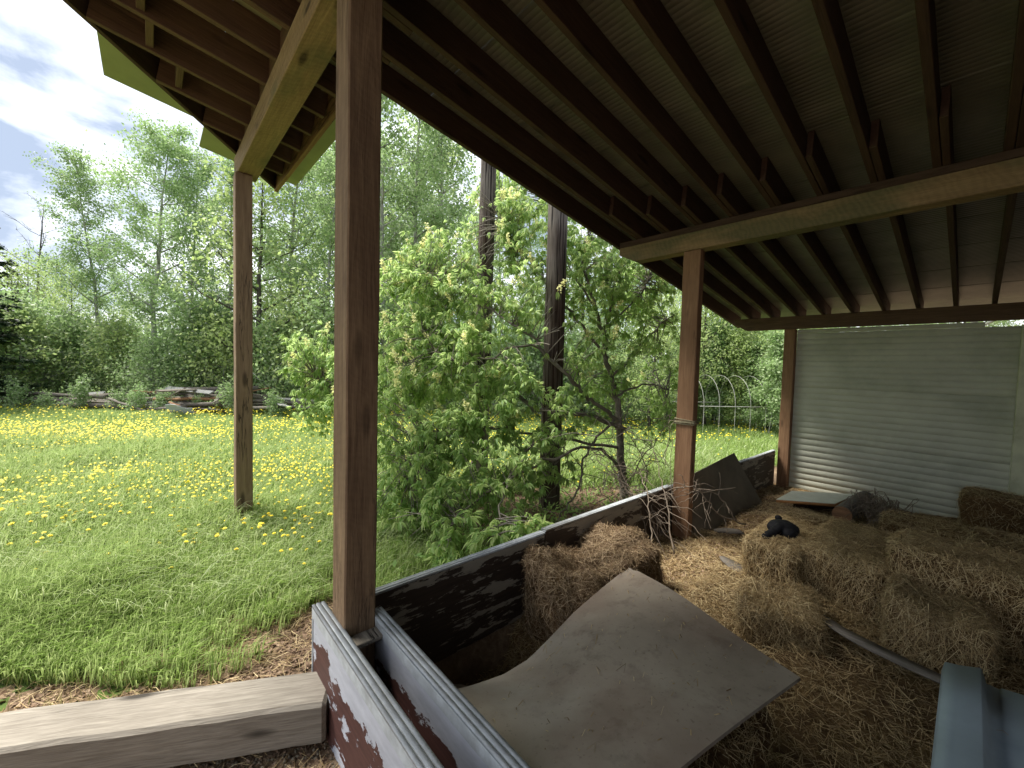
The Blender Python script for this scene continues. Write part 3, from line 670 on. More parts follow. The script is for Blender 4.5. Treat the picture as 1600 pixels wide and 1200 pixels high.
def bale(x0, x1, y0, y1, z0, z1, label, rz=0., tilt=(0, 0), ns=13000, rough=.022, seed=1, messy=.3, smat=None):
    rng = np.random.default_rng(seed); c = np.array([(x0+x1)/2, (y0+y1)/2, z0]); sx, sy, sz = x1-x0, y1-y0, z1-z0
    root = empty('hay_bale', c, label, 'hay bale', 'hay bales in the pen')
    Mr = (Matrix.Translation(Vector(c)) @ Matrix.Rotation(rz, 4, 'Z') @ Matrix.Rotation(tilt[0], 4, 'X') @ Matrix.Rotation(tilt[1], 4, 'Y'))
    bm = bmesh.new(); bmesh.ops.create_cube(bm, size=1); bmesh.ops.subdivide_edges(bm, edges=bm.edges[:], cuts=15, use_grid_fill=True)
    for v in bm.verts:
        q = v.co.copy(); r = Vector((q.x, q.y, q.z)); m_ = 14.
        ln = (abs(2*q.x)**m_+abs(2*q.y)**m_+abs(2*q.z)**m_)**(1/m_); r = q/ln if ln > 0 else q
        nn = r.normalized(); p_ = Vector((r.x*sx, r.y*sy, (r.z+.5)*sz))
        k_ = (vnoise(p_.x*9+p_.z*7+seed, p_.y*9-p_.z*5, 1., seed)-.5)*rough*1.3+(vnoise(p_.x*3+p_.z*4, p_.y*3+p_.z*2, 1., seed+3)-.5)*rough*1.8
        v.co = p_+nn*float(k_)
    me = bpy.data.meshes.new('bale_body'); bm.to_mesh(me); bm.free(); me.materials.append(M_hay)
    for p_ in me.polygons: p_.use_smooth = True
    body = link('bale_body', me, Mr, root)
    # straws: sampled on faces
    co = np.array([v.co[:] for v in me.vertices]); tri = np.array([p_.vertices[:] for p_ in me.polygons])
    A = co[tri[:, 0]]; B = co[tri[:, 1]]; D = co[tri[:, 3]]; Cc = co[tri[:, 2]]; nrm = np.cross(B-A, D-A); ar = np.linalg.norm(nrm, axis=1); nrm /= ar[:, None]+1e-12
    ar = np.where(nrm[:, 2] < -.6, 0, ar)*np.where(nrm[:, 2] > .5, 1.9, .75); idx = rng.choice(len(tri), ns, p=ar/ar.sum()); u = rng.uniform(0, 1, (ns, 1)); w = rng.uniform(0, 1, (ns, 1))
    P = A[idx]*(1-u)*(1-w)+B[idx]*u*(1-w)+Cc[idx]*u*w+D[idx]*(1-u)*w; nn = nrm[idx]
    long_ax = np.array([1., 0, 0]) if sx > sy else np.array([0, 1., 0])
    top = nn[:, 2] > .5
    dirs = np.where(top[:, None], long_ax[None]*0+rng.normal(0, 1, (ns, 3)), np.array([[0, 0, -.9]])+rng.normal(0, .5, (ns, 3)))
    hang = rng.uniform(0, 1, ns) < messy
    mb = strands(P+nn*np.abs(rng.normal(.002, .005, (ns, 1))), nn, np.where(hang, rng.uniform(.06, .16, ns), rng.uniform(.03, .09, ns)), rng.uniform(.0013, .0028, ns), rng, .15, dirs)
    link('loose_straw', mb.mesh('loose_straw', [smat or M_straw]), Mr, root)['kind'] = 'stuff'
    return root
bale(-1.05, -.74, 3.22, 4.02, -.02, .385, 'hay bale with the black bundle on top', seed=1, messy=.5, rz=.03)
bale(-.74, -.285, 3.36, 4.28, .0, .395, 'broad hay bale at the middle, just right of the bale with the black bundle', seed=2, ns=20000, messy=.5, rz=-.03)
bale(-.90, -.50, 2.62, 3.02, -.03, .235, 'broken low heap of a bale in front of the broad bale', seed=3, rough=.06, ns=10000, messy=.8, rz=.4)
bale(-.285, .68, 3.37, 3.84, .13, .565, 'long dark bale raised behind the small front bale', seed=4, ns=19000, rz=-.02, messy=.4)
bale(-.235, .135, 2.93, 3.33, .06, .405, 'small bale in front of the long dark bale, right of the bowed plank', seed=5, ns=14000, messy=.45, rough=.03)
bale(-.52, .55, 5.05, 5.55, -.05, .255, 'low hay bale at the back before the white wall', seed=6, ns=5000)
bale(.05, .95, 4.22, 4.70, .06, .47, 'pale topped bale behind the long dark bale', seed=7, ns=5000, rough=.03)
bale(-.03, .85, 6.25, 6.75, -.1, .40, 'farthest hay bale by the cream post', seed=8, ns=4000)
bale(-1.90, -1.42, 1.80, 2.70, -.10, .325, 'collapsing leafy bale against the low wall behind the hardboard sheet', seed=9, ns=17000, rough=.11, messy=.6, smat=M_strawd, rz=.06)
bale(.14, 1.0, 2.72, 3.25, .0, .16, 'flattened hay behind the steel sheet', seed=10, ns=4000, rough=.03, messy=.7)
bale(-1.05, -.45, 1.45, 1.80, -.06, .30, 'hay lump in the dark under the hardboard sheet', seed=12, ns=3000, rough=.04)
bale(.05, .95, 1.5, 2.45, -.05, .27, 'hay bale carrying the steel sheet', seed=13, ns=3000, rough=.02)
bale(.5, 1.4, 3.9, 4.4, .1, .62, 'hay bale at the far right edge', seed=14, ns=2500)

# litter on the hardboard
n = 900; rg = np.random.default_rng(21); uu = rg.uniform(.05, .97, n); vv = rg.uniform(.03, .95, n)
P = np.array([f_sheet(a_, b_) for a_, b_ in zip(uu, vv)])+[0, 0, .003]
mb = strands(P, np.tile([0, 0, 1.], (n, 1)), rg.uniform(.008, .05, n), rg.uniform(.0015, .003, n), rg, .08, bend=.5)
tag(mb.build('straw_bits', [M_straw], center=False), 'small straw bits lying on the hardboard sheet', 'straw', kind='stuff')

# rope on the post
rp_ = MB()
for dz, r_ in ((0, .0), (.018, .003), (-.02, .002), (-.008, .006)):
    x0, x1, y0, y1 = -1.912-r_, -1.733+r_, 3.833-r_, 3.937+r_
    loop = [(x0, y0, 1.11), (x1, y0, 1.105), (x1, y1, 1.11), (x0, y1, 1.115), (x0, y0, 1.11)]
    tube(rp_, np.array([(a_, b_, c_+dz+.006*math.sin(i*2+dz*90)) for i, (a_, b_, c_) in enumerate(loop)]), .006, 6, 0, False)
tube(rp_, spline([(-1.912, 3.83, 1.11), (-1.955, 3.80, 1.09), (-1.95, 3.81, .95), (-1.99, 3.82, .75), (-1.97, 3.80, .66)], 5), .004, 5)
tube(rp_, spline([(-1.912, 3.83, 1.10), (-1.935, 3.80, 1.05), (-1.92, 3.82, .9), (-1.935, 3.82, .70), (-1.90, 3.80, .45)], 5), .003, 5)
tag(rp_.build('rope', [M_rope], smooth=True), 'old rope wound round the reddish post with two loose ends', 'rope')

# ------------------------------------------------------------------ utility poles
def pole(x, y, r0, lean, label, seed):
    rng = np.random.default_rng(seed); H = 9.; k = 40; an = np.arange(20)*2*math.pi/20; V = []
    for i in range(k+1):
        z = -.3+(H+.3)*i/k; r = r0*(1-.22*i/k)
        rr = r*(1+.03*(vnoise(an*2.2+seed, np.full(20, z*.25), 1.6, seed)-.5)*2)
        V.append(np.stack([x+lean[0]*z/H+rr*np.cos(an), y+lean[1]*z/H+rr*np.sin(an), np.full(20, z)], 1))
    V = np.concatenate(V); ii = np.arange(k)[:, None]*20; j = np.arange(20)[None]
    Q = np.stack([ii+j, ii+(j+1) % 20, ii+20+(j+1) % 20, ii+20+j], -1).reshape(-1, 4)
    V = np.concatenate([V, [[x+lean[0], y+lean[1], H]]]); T = [[k*20+j_, k*20+(j_+1) % 20, len(V)-1] for j_ in range(20)]
    mb = MB(); mb.add(V, Q, T); tag(mb.build('utility_pole', [M_pole], smooth=True), label, 'utility pole')
pole(-3.16, 3.42, .122, (-.05, .05), 'dark weathered utility pole standing in the flowering shrub nearer to the shed', 4)
pole(-4.29, 3.26, .112, (.05, .05), 'greyer utility pole further out behind the flowering shrub', 5)

# ------------------------------------------------------------------ leaves
def rand_dirs(n, rng, up=.0):
    d = rng.normal(0, 1, (n, 3)); d[:, 2] += up; return d/np.linalg.norm(d, axis=1)[:, None]
def leaf_quads(mb, P, size, rng, mi=0, droop=-.3, asp=.62):
    n = len(P); a = rand_dirs(n, rng, droop); nrm = rand_dirs(n, rng, .9); b = np.cross(a, nrm); b /= np.linalg.norm(b, axis=1)[:, None]+1e-9
    s = (size*rng.uniform(.7, 1.3, n))[:, None]
    V = np.stack([P, P+a*s*.5+b*s*asp*.5, P+a*s, P+a*s*.5-b*s*asp*.5], 1).reshape(-1, 3)
    mb.add(V, np.arange(n*4).reshape(n, 4), None, mi)
def tree_meshes(seed, H, r0, cs, spread, nl, leaf, lpc, sig=.22, up=.9, trunk_mat=None, leaf_mat=None, sub=5, stems=1, bare=0.):
    rng = np.random.default_rng(seed); wood_ = MB(); lf_ = MB()
    cl = []
    for st in range(stems):
        b0 = np.array([rng.normal(0, .15*(stems > 1)), rng.normal(0, .15*(stems > 1)), -.1]); lean = rng.normal(0, .05*H*(1+(stems > 1)), 2); Hh = H*(1 if st == 0 else rng.uniform(.7, .95))
        tk = np.array([b0+np.array([lean[0]*s_**1.5+rng.normal(0, .03), lean[1]*s_**1.5+rng.normal(0, .03), Hh*s_]) for s_ in np.linspace(0, 1, 9)])
        tr = r0*(1-.92*np.linspace(0, 1, 9)**.9)
        tube(wood_, tk, tr, 7)
        for i in range(nl):
            f = cs+(1-cs)*((i+rng.uniform(0, 1))/nl); f = min(f, .985); base = np.array([np.interp(f, np.linspace(0, 1, 9), tk[:, k]) for k in range(3)])
            q = (f-cs)/(1-cs); L = spread*(1-.72*q**1.3)*rng.uniform(.55, 1.15)*(.65+.35*min(1, q*5)); az = i*2.4+rng.uniform(-.5, .5); el = rng.uniform(.25, .8)*up
            d = np.array([math.cos(az)*math.cos(el), math.sin(az)*math.cos(el), math.sin(el)])
            pts = [base+d*L*s_+np.array([0, 0, .18*L*s_*s_])+rng.normal(0, .035*L, 3)*(s_ > 0) for s_ in (0, .33, .66, 1)]
            rr = max(.012, r0*(1-f)*.45+.008); tube(wood_, pts, [rr, rr*.7, rr*.45, .004], 4, 0, False)
            for s_ in range(sub):
                t_ = rng.uniform(.25, 1.05); bp = pts[0]*(1-min(t_, 1))+pts[3]*min(t_, 1); dd = d*.6+rng.normal(0, .6, 3); dd /= np.linalg.norm(dd)
                e = bp+dd*L*rng.uniform(.15, .40)
                tube(wood_, [bp, (bp+e)/2+rng.normal(0, .02, 3), e], [rr*.35+.003, .004, .002], 3, 0, False)
                for g_ in (.45, .8, 1.05): cl.append(bp+(e-bp)*g_)
    cl = np.array(cl)
    if lpc:
        keep = rng.uniform(0, 1, len(cl)) > bare; cl = cl[keep]
        P = np.repeat(cl, lpc, 0); P = P+rng.normal(0, 1, P.shape)*sig*np.repeat(rng.uniform(.6, 1.3, (len(cl), 1)), lpc, 0)*[1, 1, .8]
        leaf_quads(lf_, P, leaf, rng)
    return wood_.mesh('trunk', [trunk_mat or M_aspenbark], True), (lf_.mesh('crown', [leaf_mat or M_leaf]) if lpc else None)
FW = Vector((-.748, .664, 0)); RT = Vector((.664, .748, 0))
def site(t, depth): return FW*depth+RT*(t*depth)
def plant(name, meshes, loc, s, rz, label, cat, group=None, sz=None):
    r_ = bpy.data.objects.new(name, None); C.objects.link(r_); r_.empty_display_size = .2
    place(r_, Matrix.Translation(loc) @ Matrix.Rotation(rz, 4, 'Z') @ Matrix.Diagonal((s, s, sz or s, 1))); tag(r_, label, cat, group)
    for nm, me in zip(('trunk', 'crown'), meshes):
        if me is None: continue
        o = bpy.data.objects.new(nm, me); C.objects.link(o); o.parent = r_
    return r_
ASP = [tree_meshes(100+i, 10., .10, .22, 1.75, 30, .09, 22, .21) for i in range(5)]
OPEN = tree_meshes(150, 10., .11, .25, 2.6, 30, .09, 30, .20, .8, bare=.12, sub=7)
OPEN2 = tree_meshes(151, 10., .10, .30, 2.1, 26, .09, 28, .20, 1., bare=.12, sub=7)
YEL = [tree_meshes(160+i, 6., .08, .12, 2.0, 26, .085, 16, .24, .7, M_darkbark, M_leafy) for i in range(2)]
BUSH = [tree_meshes(170+i, 3.2, .035, .04, 1.5, 20, .105, 8, .25, .7, M_aspenbark, M_leaf, stems=2) for i in range(3)]
BUSHY = tree_meshes(175, 3.2, .035, .04, 1.5, 20, .105, 8, .25, .7, M_aspenbark, M_leafy, stems=2)
BARE = tree_meshes(180, 10., .12, .45, 2.4, 16, .05, 0, .2, 1.1, M_darkbark, sub=9)
SAP = [tree_meshes(185+i, 4.2, .022, .12, .9, 18, .11, 26, .17, .7, M_aspenbark, M_leafy if i else M_leaf) for i in range(2)]

LOW = [tree_meshes(195+i, 1.3, .010, .12, .55, 9, .085, 7, .13, .8, M_aspenbark, M_leaf, sub=3, stems=2) for i in range(2)]
def hor(t): return 571+.0265*t*639           # only used to read tree heights
# (t, depth, height, kind, label)
named = [(-.885, 14.0, 9.6, OPEN, 1., 'tallest open-crowned poplar against the sky on the left'),
 (-1.0, 14.6, 8.3, OPEN2, 2., 'slimmer open poplar just left of the tallest poplar'),
 (-.79, 15., 9.2, OPEN2, .4, 'open poplar between the tallest poplar and the roof corner'),
 (-1.17, 17.5, 8.2, BARE, 0., 'leafless grey tree at the far left'),
 (-1.19, 15.5, 5.3, YEL[0], 0., 'yellow-green broad tree under the leafless tree'),
 (-1.09, 15., 4.7, YEL[1], 1., 'yellow-green tree right of the leafless tree'),
 (-.70, 14.0, 8.4, ASP[0], 0., 'leafy aspen just left of the outer post'),
 (-.62, 13.5, 8.8, YEL[1], 3., 'bright yellow-green aspen right of the outer post'),
 (-.55, 14.2, 10.8, ASP[1], 1., 'tall aspen behind the roof corner'),
 (-.47, 13.6, 9.2, ASP[2], 2., 'dense aspen just left of the thick post'),
 (-.31, 13.2, 11.5, ASP[3], 0., 'tall aspen just right of the thick post'),
 (-.24, 13.8, 12.2, ASP[0], 2., 'tall aspen midway between the thick post and grey utility pole'),
 (-.17, 14.4, 11.8, ASP[4], 1., 'tall aspen left of the grey utility pole'),
 (-.03, 15.5, 8.3, ASP[1], 4., 'aspen seen between the two utility poles'),
 (.06, 15., 7.4, ASP[2], 5., 'aspen behind the dark utility pole'),
 (.17, 14.5, 6.6, YEL[0], 2., 'pale aspen behind the right part of the shrub'),
 (.27, 14., 5.6, ASP[3], 3., 'short aspen left of the middle beam end'),
 (.38, 13.5, 6.5, ASP[4], 3., 'aspen just left of the roped post'),
 (.50, 13.0, 6.8, YEL[1], 0., 'pale aspen just right of the roped post'),
 (.575, 13.8, 7.2, ASP[1], 1., 'aspen behind the hoop frame'),
 (.66, 12.4, 7.8, ASP[2], 2., 'pale-trunked aspen beside the far corner post')]
for t_, dep, h, ms, rz, lab in named:
    plant('aspen_tree' if ms is not BARE else 'bare_tree', ms, site(t_, dep), h/(6. if ms in YEL else 10.), rz, lab, 'tree')
rg = np.random.default_rng(31)
for i in range(44):
    t_ = -1.42+i*.062+rg.uniform(-.03, .03); t_ = min(t_, 1.4); dep = rg.uniform(17, 26); lim = 9.0 if t_ > -.65 else 5.2+rg.uniform(0, 1.)
    if -.08 < t_ < .75: lim = 6.3
    if -.5 < t_ < -.12: lim = 13
    plant('aspen_tree', ASP[i % 5] if i % 4 else YEL[i % 2], site(t_, dep), lim*rg.uniform(.75, 1.)*dep/19/(10. if i % 4 else 6.), rg.uniform(0, 6), 'slender leafy aspen deep in the wood behind the field', 'tree', 'aspens deep in the wood')
for i in range(40):
    t_ = -1.45+i*.058+rg.uniform(-.02, .02); dep = rg.uniform(12.6, 14.4) if t_ < .2 else rg.uniform(12.2, 14)
    ms = BUSHY if i % 4 == 1 else BUSH[i % 3]
    plant('edge_bush', ms, site(t_, dep), rg.uniform(.7, 1.15), rg.uniform(0, 6), ('yellow-green ' if i % 4 == 1 else 'mid-green ')+'leafy bush in the thicket '+('behind the wood pile left of the outer post' if t_ < -.66 else 'between the outer post and the thick post' if t_ < -.4 else 'behind the flowering shrub' if t_ < .42 else 'beyond the hoop frame'), 'bush', 'bushes along the field edge')
for i in range(9):
    t_ = -1.22+i*.078+rg.uniform(-.02, .02)
    plant('sapling', LOW[i % 2], site(t_, rg.uniform(11.2, 11.7)), rg.uniform(.4, .85), rg.uniform(0, 6), 'low leafy sapling growing up in front of the wood pile', 'sapling', 'saplings before the wood pile')
# far mass
mb = MB(); n = 42000; t_ = rg.uniform(-1.7, 1.6, n); dep = rg.uniform(22, 34, n); hh = np.where(t_ > -.7, 4., 3.4)
P = np.array(FW)[None]*dep[:, None]+np.array(RT)[None]*(t_*dep)[:, None]; P[:, 2] = rg.uniform(0, 1, n)**.8*hh*(.6+.8*vnoise(t_*9, dep*.2, 1., 3))
leaf_quads(mb, P, .26, rg)
tag(mb.build('distant_wood', [M_leaf], center=False), 'dense far-off wood behind the aspens', 'wood', kind='stuff')
for (t_, dep, h, rz, lab) in ((.63, 11.4, 5.2, 1., 'bright young poplar beside the far corner post'), (.47, 11.9, 4.8, 2., 'bright young poplar behind the left hoops'), (.34, 11.2, 3.6, 4., 'bright young poplar left of the roped post')):
    plant('poplar_tree', YEL[0], site(t_, dep), h/6., rz, lab, 'tree')
# more foliage past the sides of the frame so the place goes on
for (x_, y_) in ((-13, -9), (-10, -12), (-15, -6), (-6, 17), (0, 16), (4, 14), (8, 13), (-11, -15)):
    plant('aspen_tree', ASP[(x_+y_) % 5], Vector((x_, y_, 0)), rg.uniform(.8, 1.05), rg.uniform(0, 6), 'leafy aspen beyond the sides of the field', 'tree', 'aspens at the sides of the field')
# spruce
def spruce(seed, H, R, n):
    rng = np.random.default_rng(seed); w = MB(); l = MB(); tube(w, [(0, 0, 0), (0, 0, H*.5), (0, 0, H)], [.16, .09, .01], 8); P = []; Dd = []
    for i in range(n):
        f = rng.uniform(.05, 1); L = R*(1-f)**.8*rng.uniform(.75, 1.1)+.1; az = rng.uniform(0, 6.28); d = np.array([math.cos(az), math.sin(az), -.12+.3*f]); b = np.array([0, 0, H*f])
        tube(w, [b, b+d*L*.5, b+d*L+[0, 0, .05*L]], [.02, .012, .004], 3, 0, False)
        for k in range(int(30*L)+4):
            s_ = rng.uniform(.15, 1); P.append(b+d*L*s_+rng.normal(0, .02, 3)); sd2 = np.cross(d, [0, 0, 1])*rng.choice([-1, 1])*1.+d*.8+rng.normal(0, .2, 3)-[0, 0, .25]; Dd.append(sd2/np.linalg.norm(sd2)*.28*(1.05-s_*.6))
    P = np.array(P); Dd = np.array(Dd); s = np.cross(Dd, rng.normal(0, 1, P.shape)+[0, 0, 1.5]); s /= np.linalg.norm(s, axis=1)[:, None]
    for j in range(3):
        o_ = rng.normal(0, .03, P.shape); V = np.stack([P+o_, P+o_+Dd*.5+s*.035, P+o_+Dd*1.0, P+o_+Dd*.5-s*.035], 1).reshape(-1, 3); l.add(V, np.arange(len(P)*4).reshape(-1, 4))
    return w.mesh('trunk', [M_darkbark]), l.mesh('crown', [M_leafd])
SPR = spruce(5, 10., 2.3, 200)
plant('spruce_tree', SPR, site(-1.38, 11.), .80, 0, 'dark spruce whose branch tips reach in at the left edge', 'tree')
plant('spruce_tree', SPR, site(-1.22, 16.), .52, 2., 'dark spruce low behind the thicket at the left edge', 'tree')

# ------------------------------------------------------------------ wood pile at the field edge
rg = np.random.default_rng(41)
pile = [(-1.36, -1.08, 11.9, .22, .28, .09, M_log, 'long grey log at the left end of the wood pile'), (-1.30, -1.0, 12.2, .42, .40, .06, M_board, 'thin grey pole on the left end of the wood pile'),
 (-1.12, -.84, 11.9, .12, .18, .07, M_log, 'dark log low in the thicket left of the planks'), (-1.02, -.66, 12.3, .40, .62, .05, M_board, 'pale slanting pole across the middle of the wood pile'),
 (-.96, -.74, 12.0, .30, .48, .06, M_board, 'upper pale board in the wood pile'), (-.92, -.70, 11.8, .16, .33, .06, M_log, 'grey log under the pale boards'),
 (-.88, -.72, 11.7, .40, .40, .05, M_logr, 'reddish broken board in the wood pile'), (-.86, -.62, 12.5, .58, .74, .07, M_log, 'slanting log at the top of the wood pile'),
 (-.80, -.60, 12.0, .48, .50, .07, M_log, 'dark log on the right of the pile'), (-.76, -.56, 11.8, .26, .24, .05, M_board, 'low pale pole right of the tin sheet'),
 (-.90, -.80, 11.6, .10, .26, .05, M_log, 'short prop leaning before the pile'), (-.99, -.90, 11.7, .36, .10, .04, M_board, 'short grey board fallen forward'),
 (-.70, -.52, 12.1, .40, .36, .06, M_log, 'dark log behind the outer post'), (-.60, -.38, 12.0, .24, .22, .05, M_log, 'low log right of the outer post'),
 (-.84, -.77, 11.5, .34, .05, .035, M_logr, 'reddish split stick against the pile')]
for a_, b_, dep, z0, z1, r_, mt, lab in pile:
    dep -= .15
    A = np.array(site(a_, dep)); B = np.array(site(b_, dep+rg.uniform(-.4, .4))); A[2] = z0; B[2] = z1
    mb = MB(); k = 7; pts = [A*(1-s_)+B*s_+rg.normal(0, .012, 3) for s_ in np.linspace(0, 1, k)]; tube(mb, pts, r_*(1+rg.normal(0, .06, k)), 8 if mt is M_log else 4)
    o = mb.build('pile_log', [mt]); tag(o, lab, 'log', 'logs and boards of the wood pile')
for i in range(26):
    t0 = rg.uniform(-1.2, -.55); dep = rg.uniform(11.7, 12.5); L = rg.uniform(.8, 2.6); a0 = rg.normal(0, .5); zz = rg.uniform(.08, .62)*math.exp(-((t0+.82)/.4)**2)+.06
    A = np.array(site(t0, dep)); dd = np.array(RT)*math.cos(a0)+np.array(FW)*math.sin(a0); B = A+dd*L; A[2] = zz; B[2] = max(.05, zz+rg.normal(0, .18))
    o = timber('pile_board', A, B, rg.uniform(.09, .24), rg.uniform(.02, .05), [M_board, M_log, M_boardl, M_logr][i % 4 if i % 8 != 3 else 0], None, up=(rg.normal(0, .4), rg.normal(0, .4), 1), bev=0)
    tag(o, 'weathered board in the jumbled wood pile at the field edge', 'board', 'loose boards of the wood pile')
A = np.array(site(-.84, 11.0)); E = np.array(site(-.775, 11.1))
def f_tin(u, v): p_ = A*(1-u)+E*u; return (p_[0]+.15*v, p_[1]-.1*v, .02+.30*v-.06*u*v+.04*math.sin(u*6))
patch('tin_sheet', f_tin, 6, 4, .01, [M_tin], label='crumpled white tin sheet lying before the wood pile', cat='tin sheet')

# ------------------------------------------------------------------ hoop frame beyond the shed
hf = empty('hoop_frame', site(.52, 10.6), 'bare greenhouse frame of thin white hoops at the wood edge beyond the roped post', 'hoop frame')
hb = np.array(site(.47, 10.6)); ax = np.array([.55, .84, 0]); cr = np.array([.84, -.55, 0])
for i in range(6):
    c0 = hb+ax*(i*.42-.4)+cr*.0; pts = [c0+cr*(.62*math.cos(a_))*-1+np.array([0, 0, .75+.75*math.sin(a_)]) for a_ in np.linspace(0, math.pi, 13)]
    pts = [pts[0]*[1, 1, 0]]+pts+[pts[-1]*[1, 1, 0]]; mb = MB(); tube(mb, pts, .007, 5); mb.build('hoop', [M_pipe], hf, True)
for s_ in (-1, 1):
    mb = MB(); tube(mb, [hb+ax*-.5+cr*.62*s_+[0, 0, .74], hb+ax*1.9+cr*.62*s_+[0, 0, .74]], .012, 5); mb.build('rail', [M_pipe], hf, True)
for i, (t_, dep, h) in enumerate(((.635, 10.2, 2.6), (.665, 10.6, 3.1), (.60, 10.9, 2.4), (.56, 11.4, 2.7), (.50, 11.8, 3.), (.43, 12., 2.8))):
    plant('sapling', SAP[i % 2], site(t_, dep), h/4.2, i*1.3, ['white-stemmed sapling nearest the far corner post', 'taller white-stemmed sapling by the far corner post', 'sapling right of the hoop frame', 'sapling in front of the hoop frame', 'sapling behind the left hoops', 'sapling left of the hoop frame'][i], 'sapling')

# ------------------------------------------------------------------ flowering shrub
blobs = [(-5.36,1.5,1.63,.4),(-5.28,1.55,1.0,.35),(-4.78,1.83,1.34,.5),(-4.53,2.34,2.35,.6),(-4.17,2.24,1.66,.6),(-3.82,1.99,1.06,.55),(-3.52,1.85,.55,.45),(-3.29,1.64,.29,.3),(-4.77,2.55,2.8,.45),(-4.23,2.86,2.93,.45),(-4.07,3.22,3.4,.45),(-3.72,3.45,3.18,.5),(-3.95,2.68,2.26,.5),(-3.49,2.55,1.67,.5),(-3.22,2.52,1.16,.45),(-3.12,2.01,.84,.45),(-2.8,2.36,.62,.4),(-2.76,1.79,.41,.25),(-3.32,3.1,2.39,.4),(-2.91,2.91,1.68,.4),(-2.85,2.79,1.18,.4),(-2.88,3.02,.64,.35),(-3.4,4.28,3.38,.5),(-3.18,4.03,2.65,.5),(-2.98,3.59,1.85,.45),(-3.15,4.75,2.75,.5),(-3.25,5.4,2.8,.5),(-3.05,5.4,2.1,.45),(-2.84,4.37,2.04,.4),(-2.95,5.4,1.42,.4),(-2.99,3.53,1.13,.3),(-2.27,1.81,.34,.16),(-2.49,1.63,.28,.18),(-2.09,2.08,.35,.13),(-3.13,4.3,1.4,.35),(-3.91,4.2,3.99,.4),(-4.59,3.73,4.06,.4),(-2.62,4.84,.93,.25)]
limbs = [[(-2.74,4.34,-.07),(-2.81,4.3,.48),(-2.85,4.29,1.02),(-2.97,4.27,1.49),(-3.07,4.25,1.88),(-3.1,4.4,2.38),(-3.1,4.58,2.89)],[(-3.07,4.25,1.88),(-3.17,4.17,2.36),(-3.28,4.08,2.83),(-3.34,4.2,3.35)],[(-2.83,4.31,.95),(-2.87,3.83,1.2),(-2.9,3.51,1.42),(-3.03,3.23,1.69),(-3.23,3.03,1.96),(-3.67,2.84,2.25),(-4.15,2.63,2.57),(-4.58,2.45,2.68)],[(-2.8,4.33,.87),(-2.85,3.69,1.06),(-2.98,3.1,1.15),(-3.3,2.75,1.41),(-3.84,2.46,1.66),(-4.4,2.13,1.58),(-4.88,1.72,1.34),(-5.27,1.51,1.4)],[(-2.9,3.51,1.42),(-3.1,3.01,1.82),(-3.33,2.59,1.67),(-3.59,2.29,1.66),(-3.95,2.2,1.93)],[(-2.82,4.3,.63),(-2.93,3.58,.77),(-2.94,2.98,.9),(-3.13,2.46,.98),(-3.37,2.03,.86),(-3.43,1.8,.58)],[(-2.76,4.35,.32),(-2.72,3.66,.72),(-2.68,2.81,.7),(-2.72,2.29,.54),(-2.69,1.87,.41),(-2.54,1.65,.31)],[(-2.97,4.27,1.49),(-2.83,4.67,1.9),(-2.68,5.01,2.25)],[(-2.9,4.25,1.26),(-2.75,4.73,1.42),(-2.61,5.03,1.34)],[(-3.04,4.28,1.73),(-3.26,3.91,2.18),(-3.54,3.62,2.64),(-3.77,3.39,3.02),(-4.13,3.32,3.56)],[(-2.85,4.29,1.02),(-2.77,3.61,.72),(-2.63,3.29,.38),(-2.59,3.01,.19),(-2.3,2.44,.23)],[(-3.17,4.17,2.36),(-3.54,3.95,3.01),(-3.83,4.12,3.78)],[(-3.08,4.25,2.04),(-2.97,4.7,2.48),(-2.88,4.98,2.84)],[(-2.94,2.98,.9),(-2.65,2.38,.65),(-2.41,2.04,.46),(-2.29,1.86,.34)]]
rg = np.random.default_rng(51)
sh = empty('flowering_shrub', (-2.74, 4.34, 0), 'large spreading shrub with drooping palmate leaves and cream flower spikes round the utility poles', 'shrub')
rad0 = [.055, .028, .024, .026, .014, .019, .019, .018, .015, .020, .016, .015, .016, .011]
bw = MB(); LP = []
for l_, r_ in zip(limbs, rad0):
    s_ = spline(l_, 6, .012, rg); tube(bw, s_, np.linspace(r_, max(.005, r_*.22), len(s_)), 8); LP.append(s_)
bw.build('limbs', [M_bark], sh, True)
LP = np.concatenate(LP)
leafP = []; leafA = []; tw = MB()
for (bx, by, bz, br) in blobs:
    nt_ = int((60 if bx < -3.1 or by < 2.6 else 24)*(br/.45)**2)+6
    for i in range(nt_):
        tgt = np.array([bx, by, bz])+rand_dirs(1, rg)[0]*br*rg.uniform(.2, 1.)**.5
        if tgt[2] < .08: tgt[2] = .08+rg.uniform(0, .1)
        j = np.argsort(np.linalg.norm(LP-tgt, axis=1)-rg.uniform(0, .2, len(LP)))[0]; b0 = LP[j]
        L = np.linalg.norm(tgt-b0)
        if L > 1.5: b0 = tgt+(b0-tgt)*1.2/L; L = 1.2
        mid = (b0+tgt)/2+rg.normal(0, .06*L, 3)+[0, 0, .08*L]
        tpts = spline([b0, mid, tgt], 4); rr = min(.010, .003+.006*L)
        tube(tw, tpts, np.linspace(rr, .002, len(tpts)), 4, 0, False)
        d = tpts[-1]-tpts[-3]; d /= np.linalg.norm(d)+1e-9
        for k in range(rg.integers(5, 9)):
            s_ = 1-.55*k/10; p_ = np.array([np.interp(s_, np.linspace(0, 1, len(tpts)), tpts[:, c_]) for c_ in range(3)])
            out = d*.35+rand_dirs(1, rg)[0]*.9; out[2] = out[2]*.5+.05; out /= np.linalg.norm(out)
            leafP.append(p_+out*rg.uniform(.03, .09)); leafA.append(out)
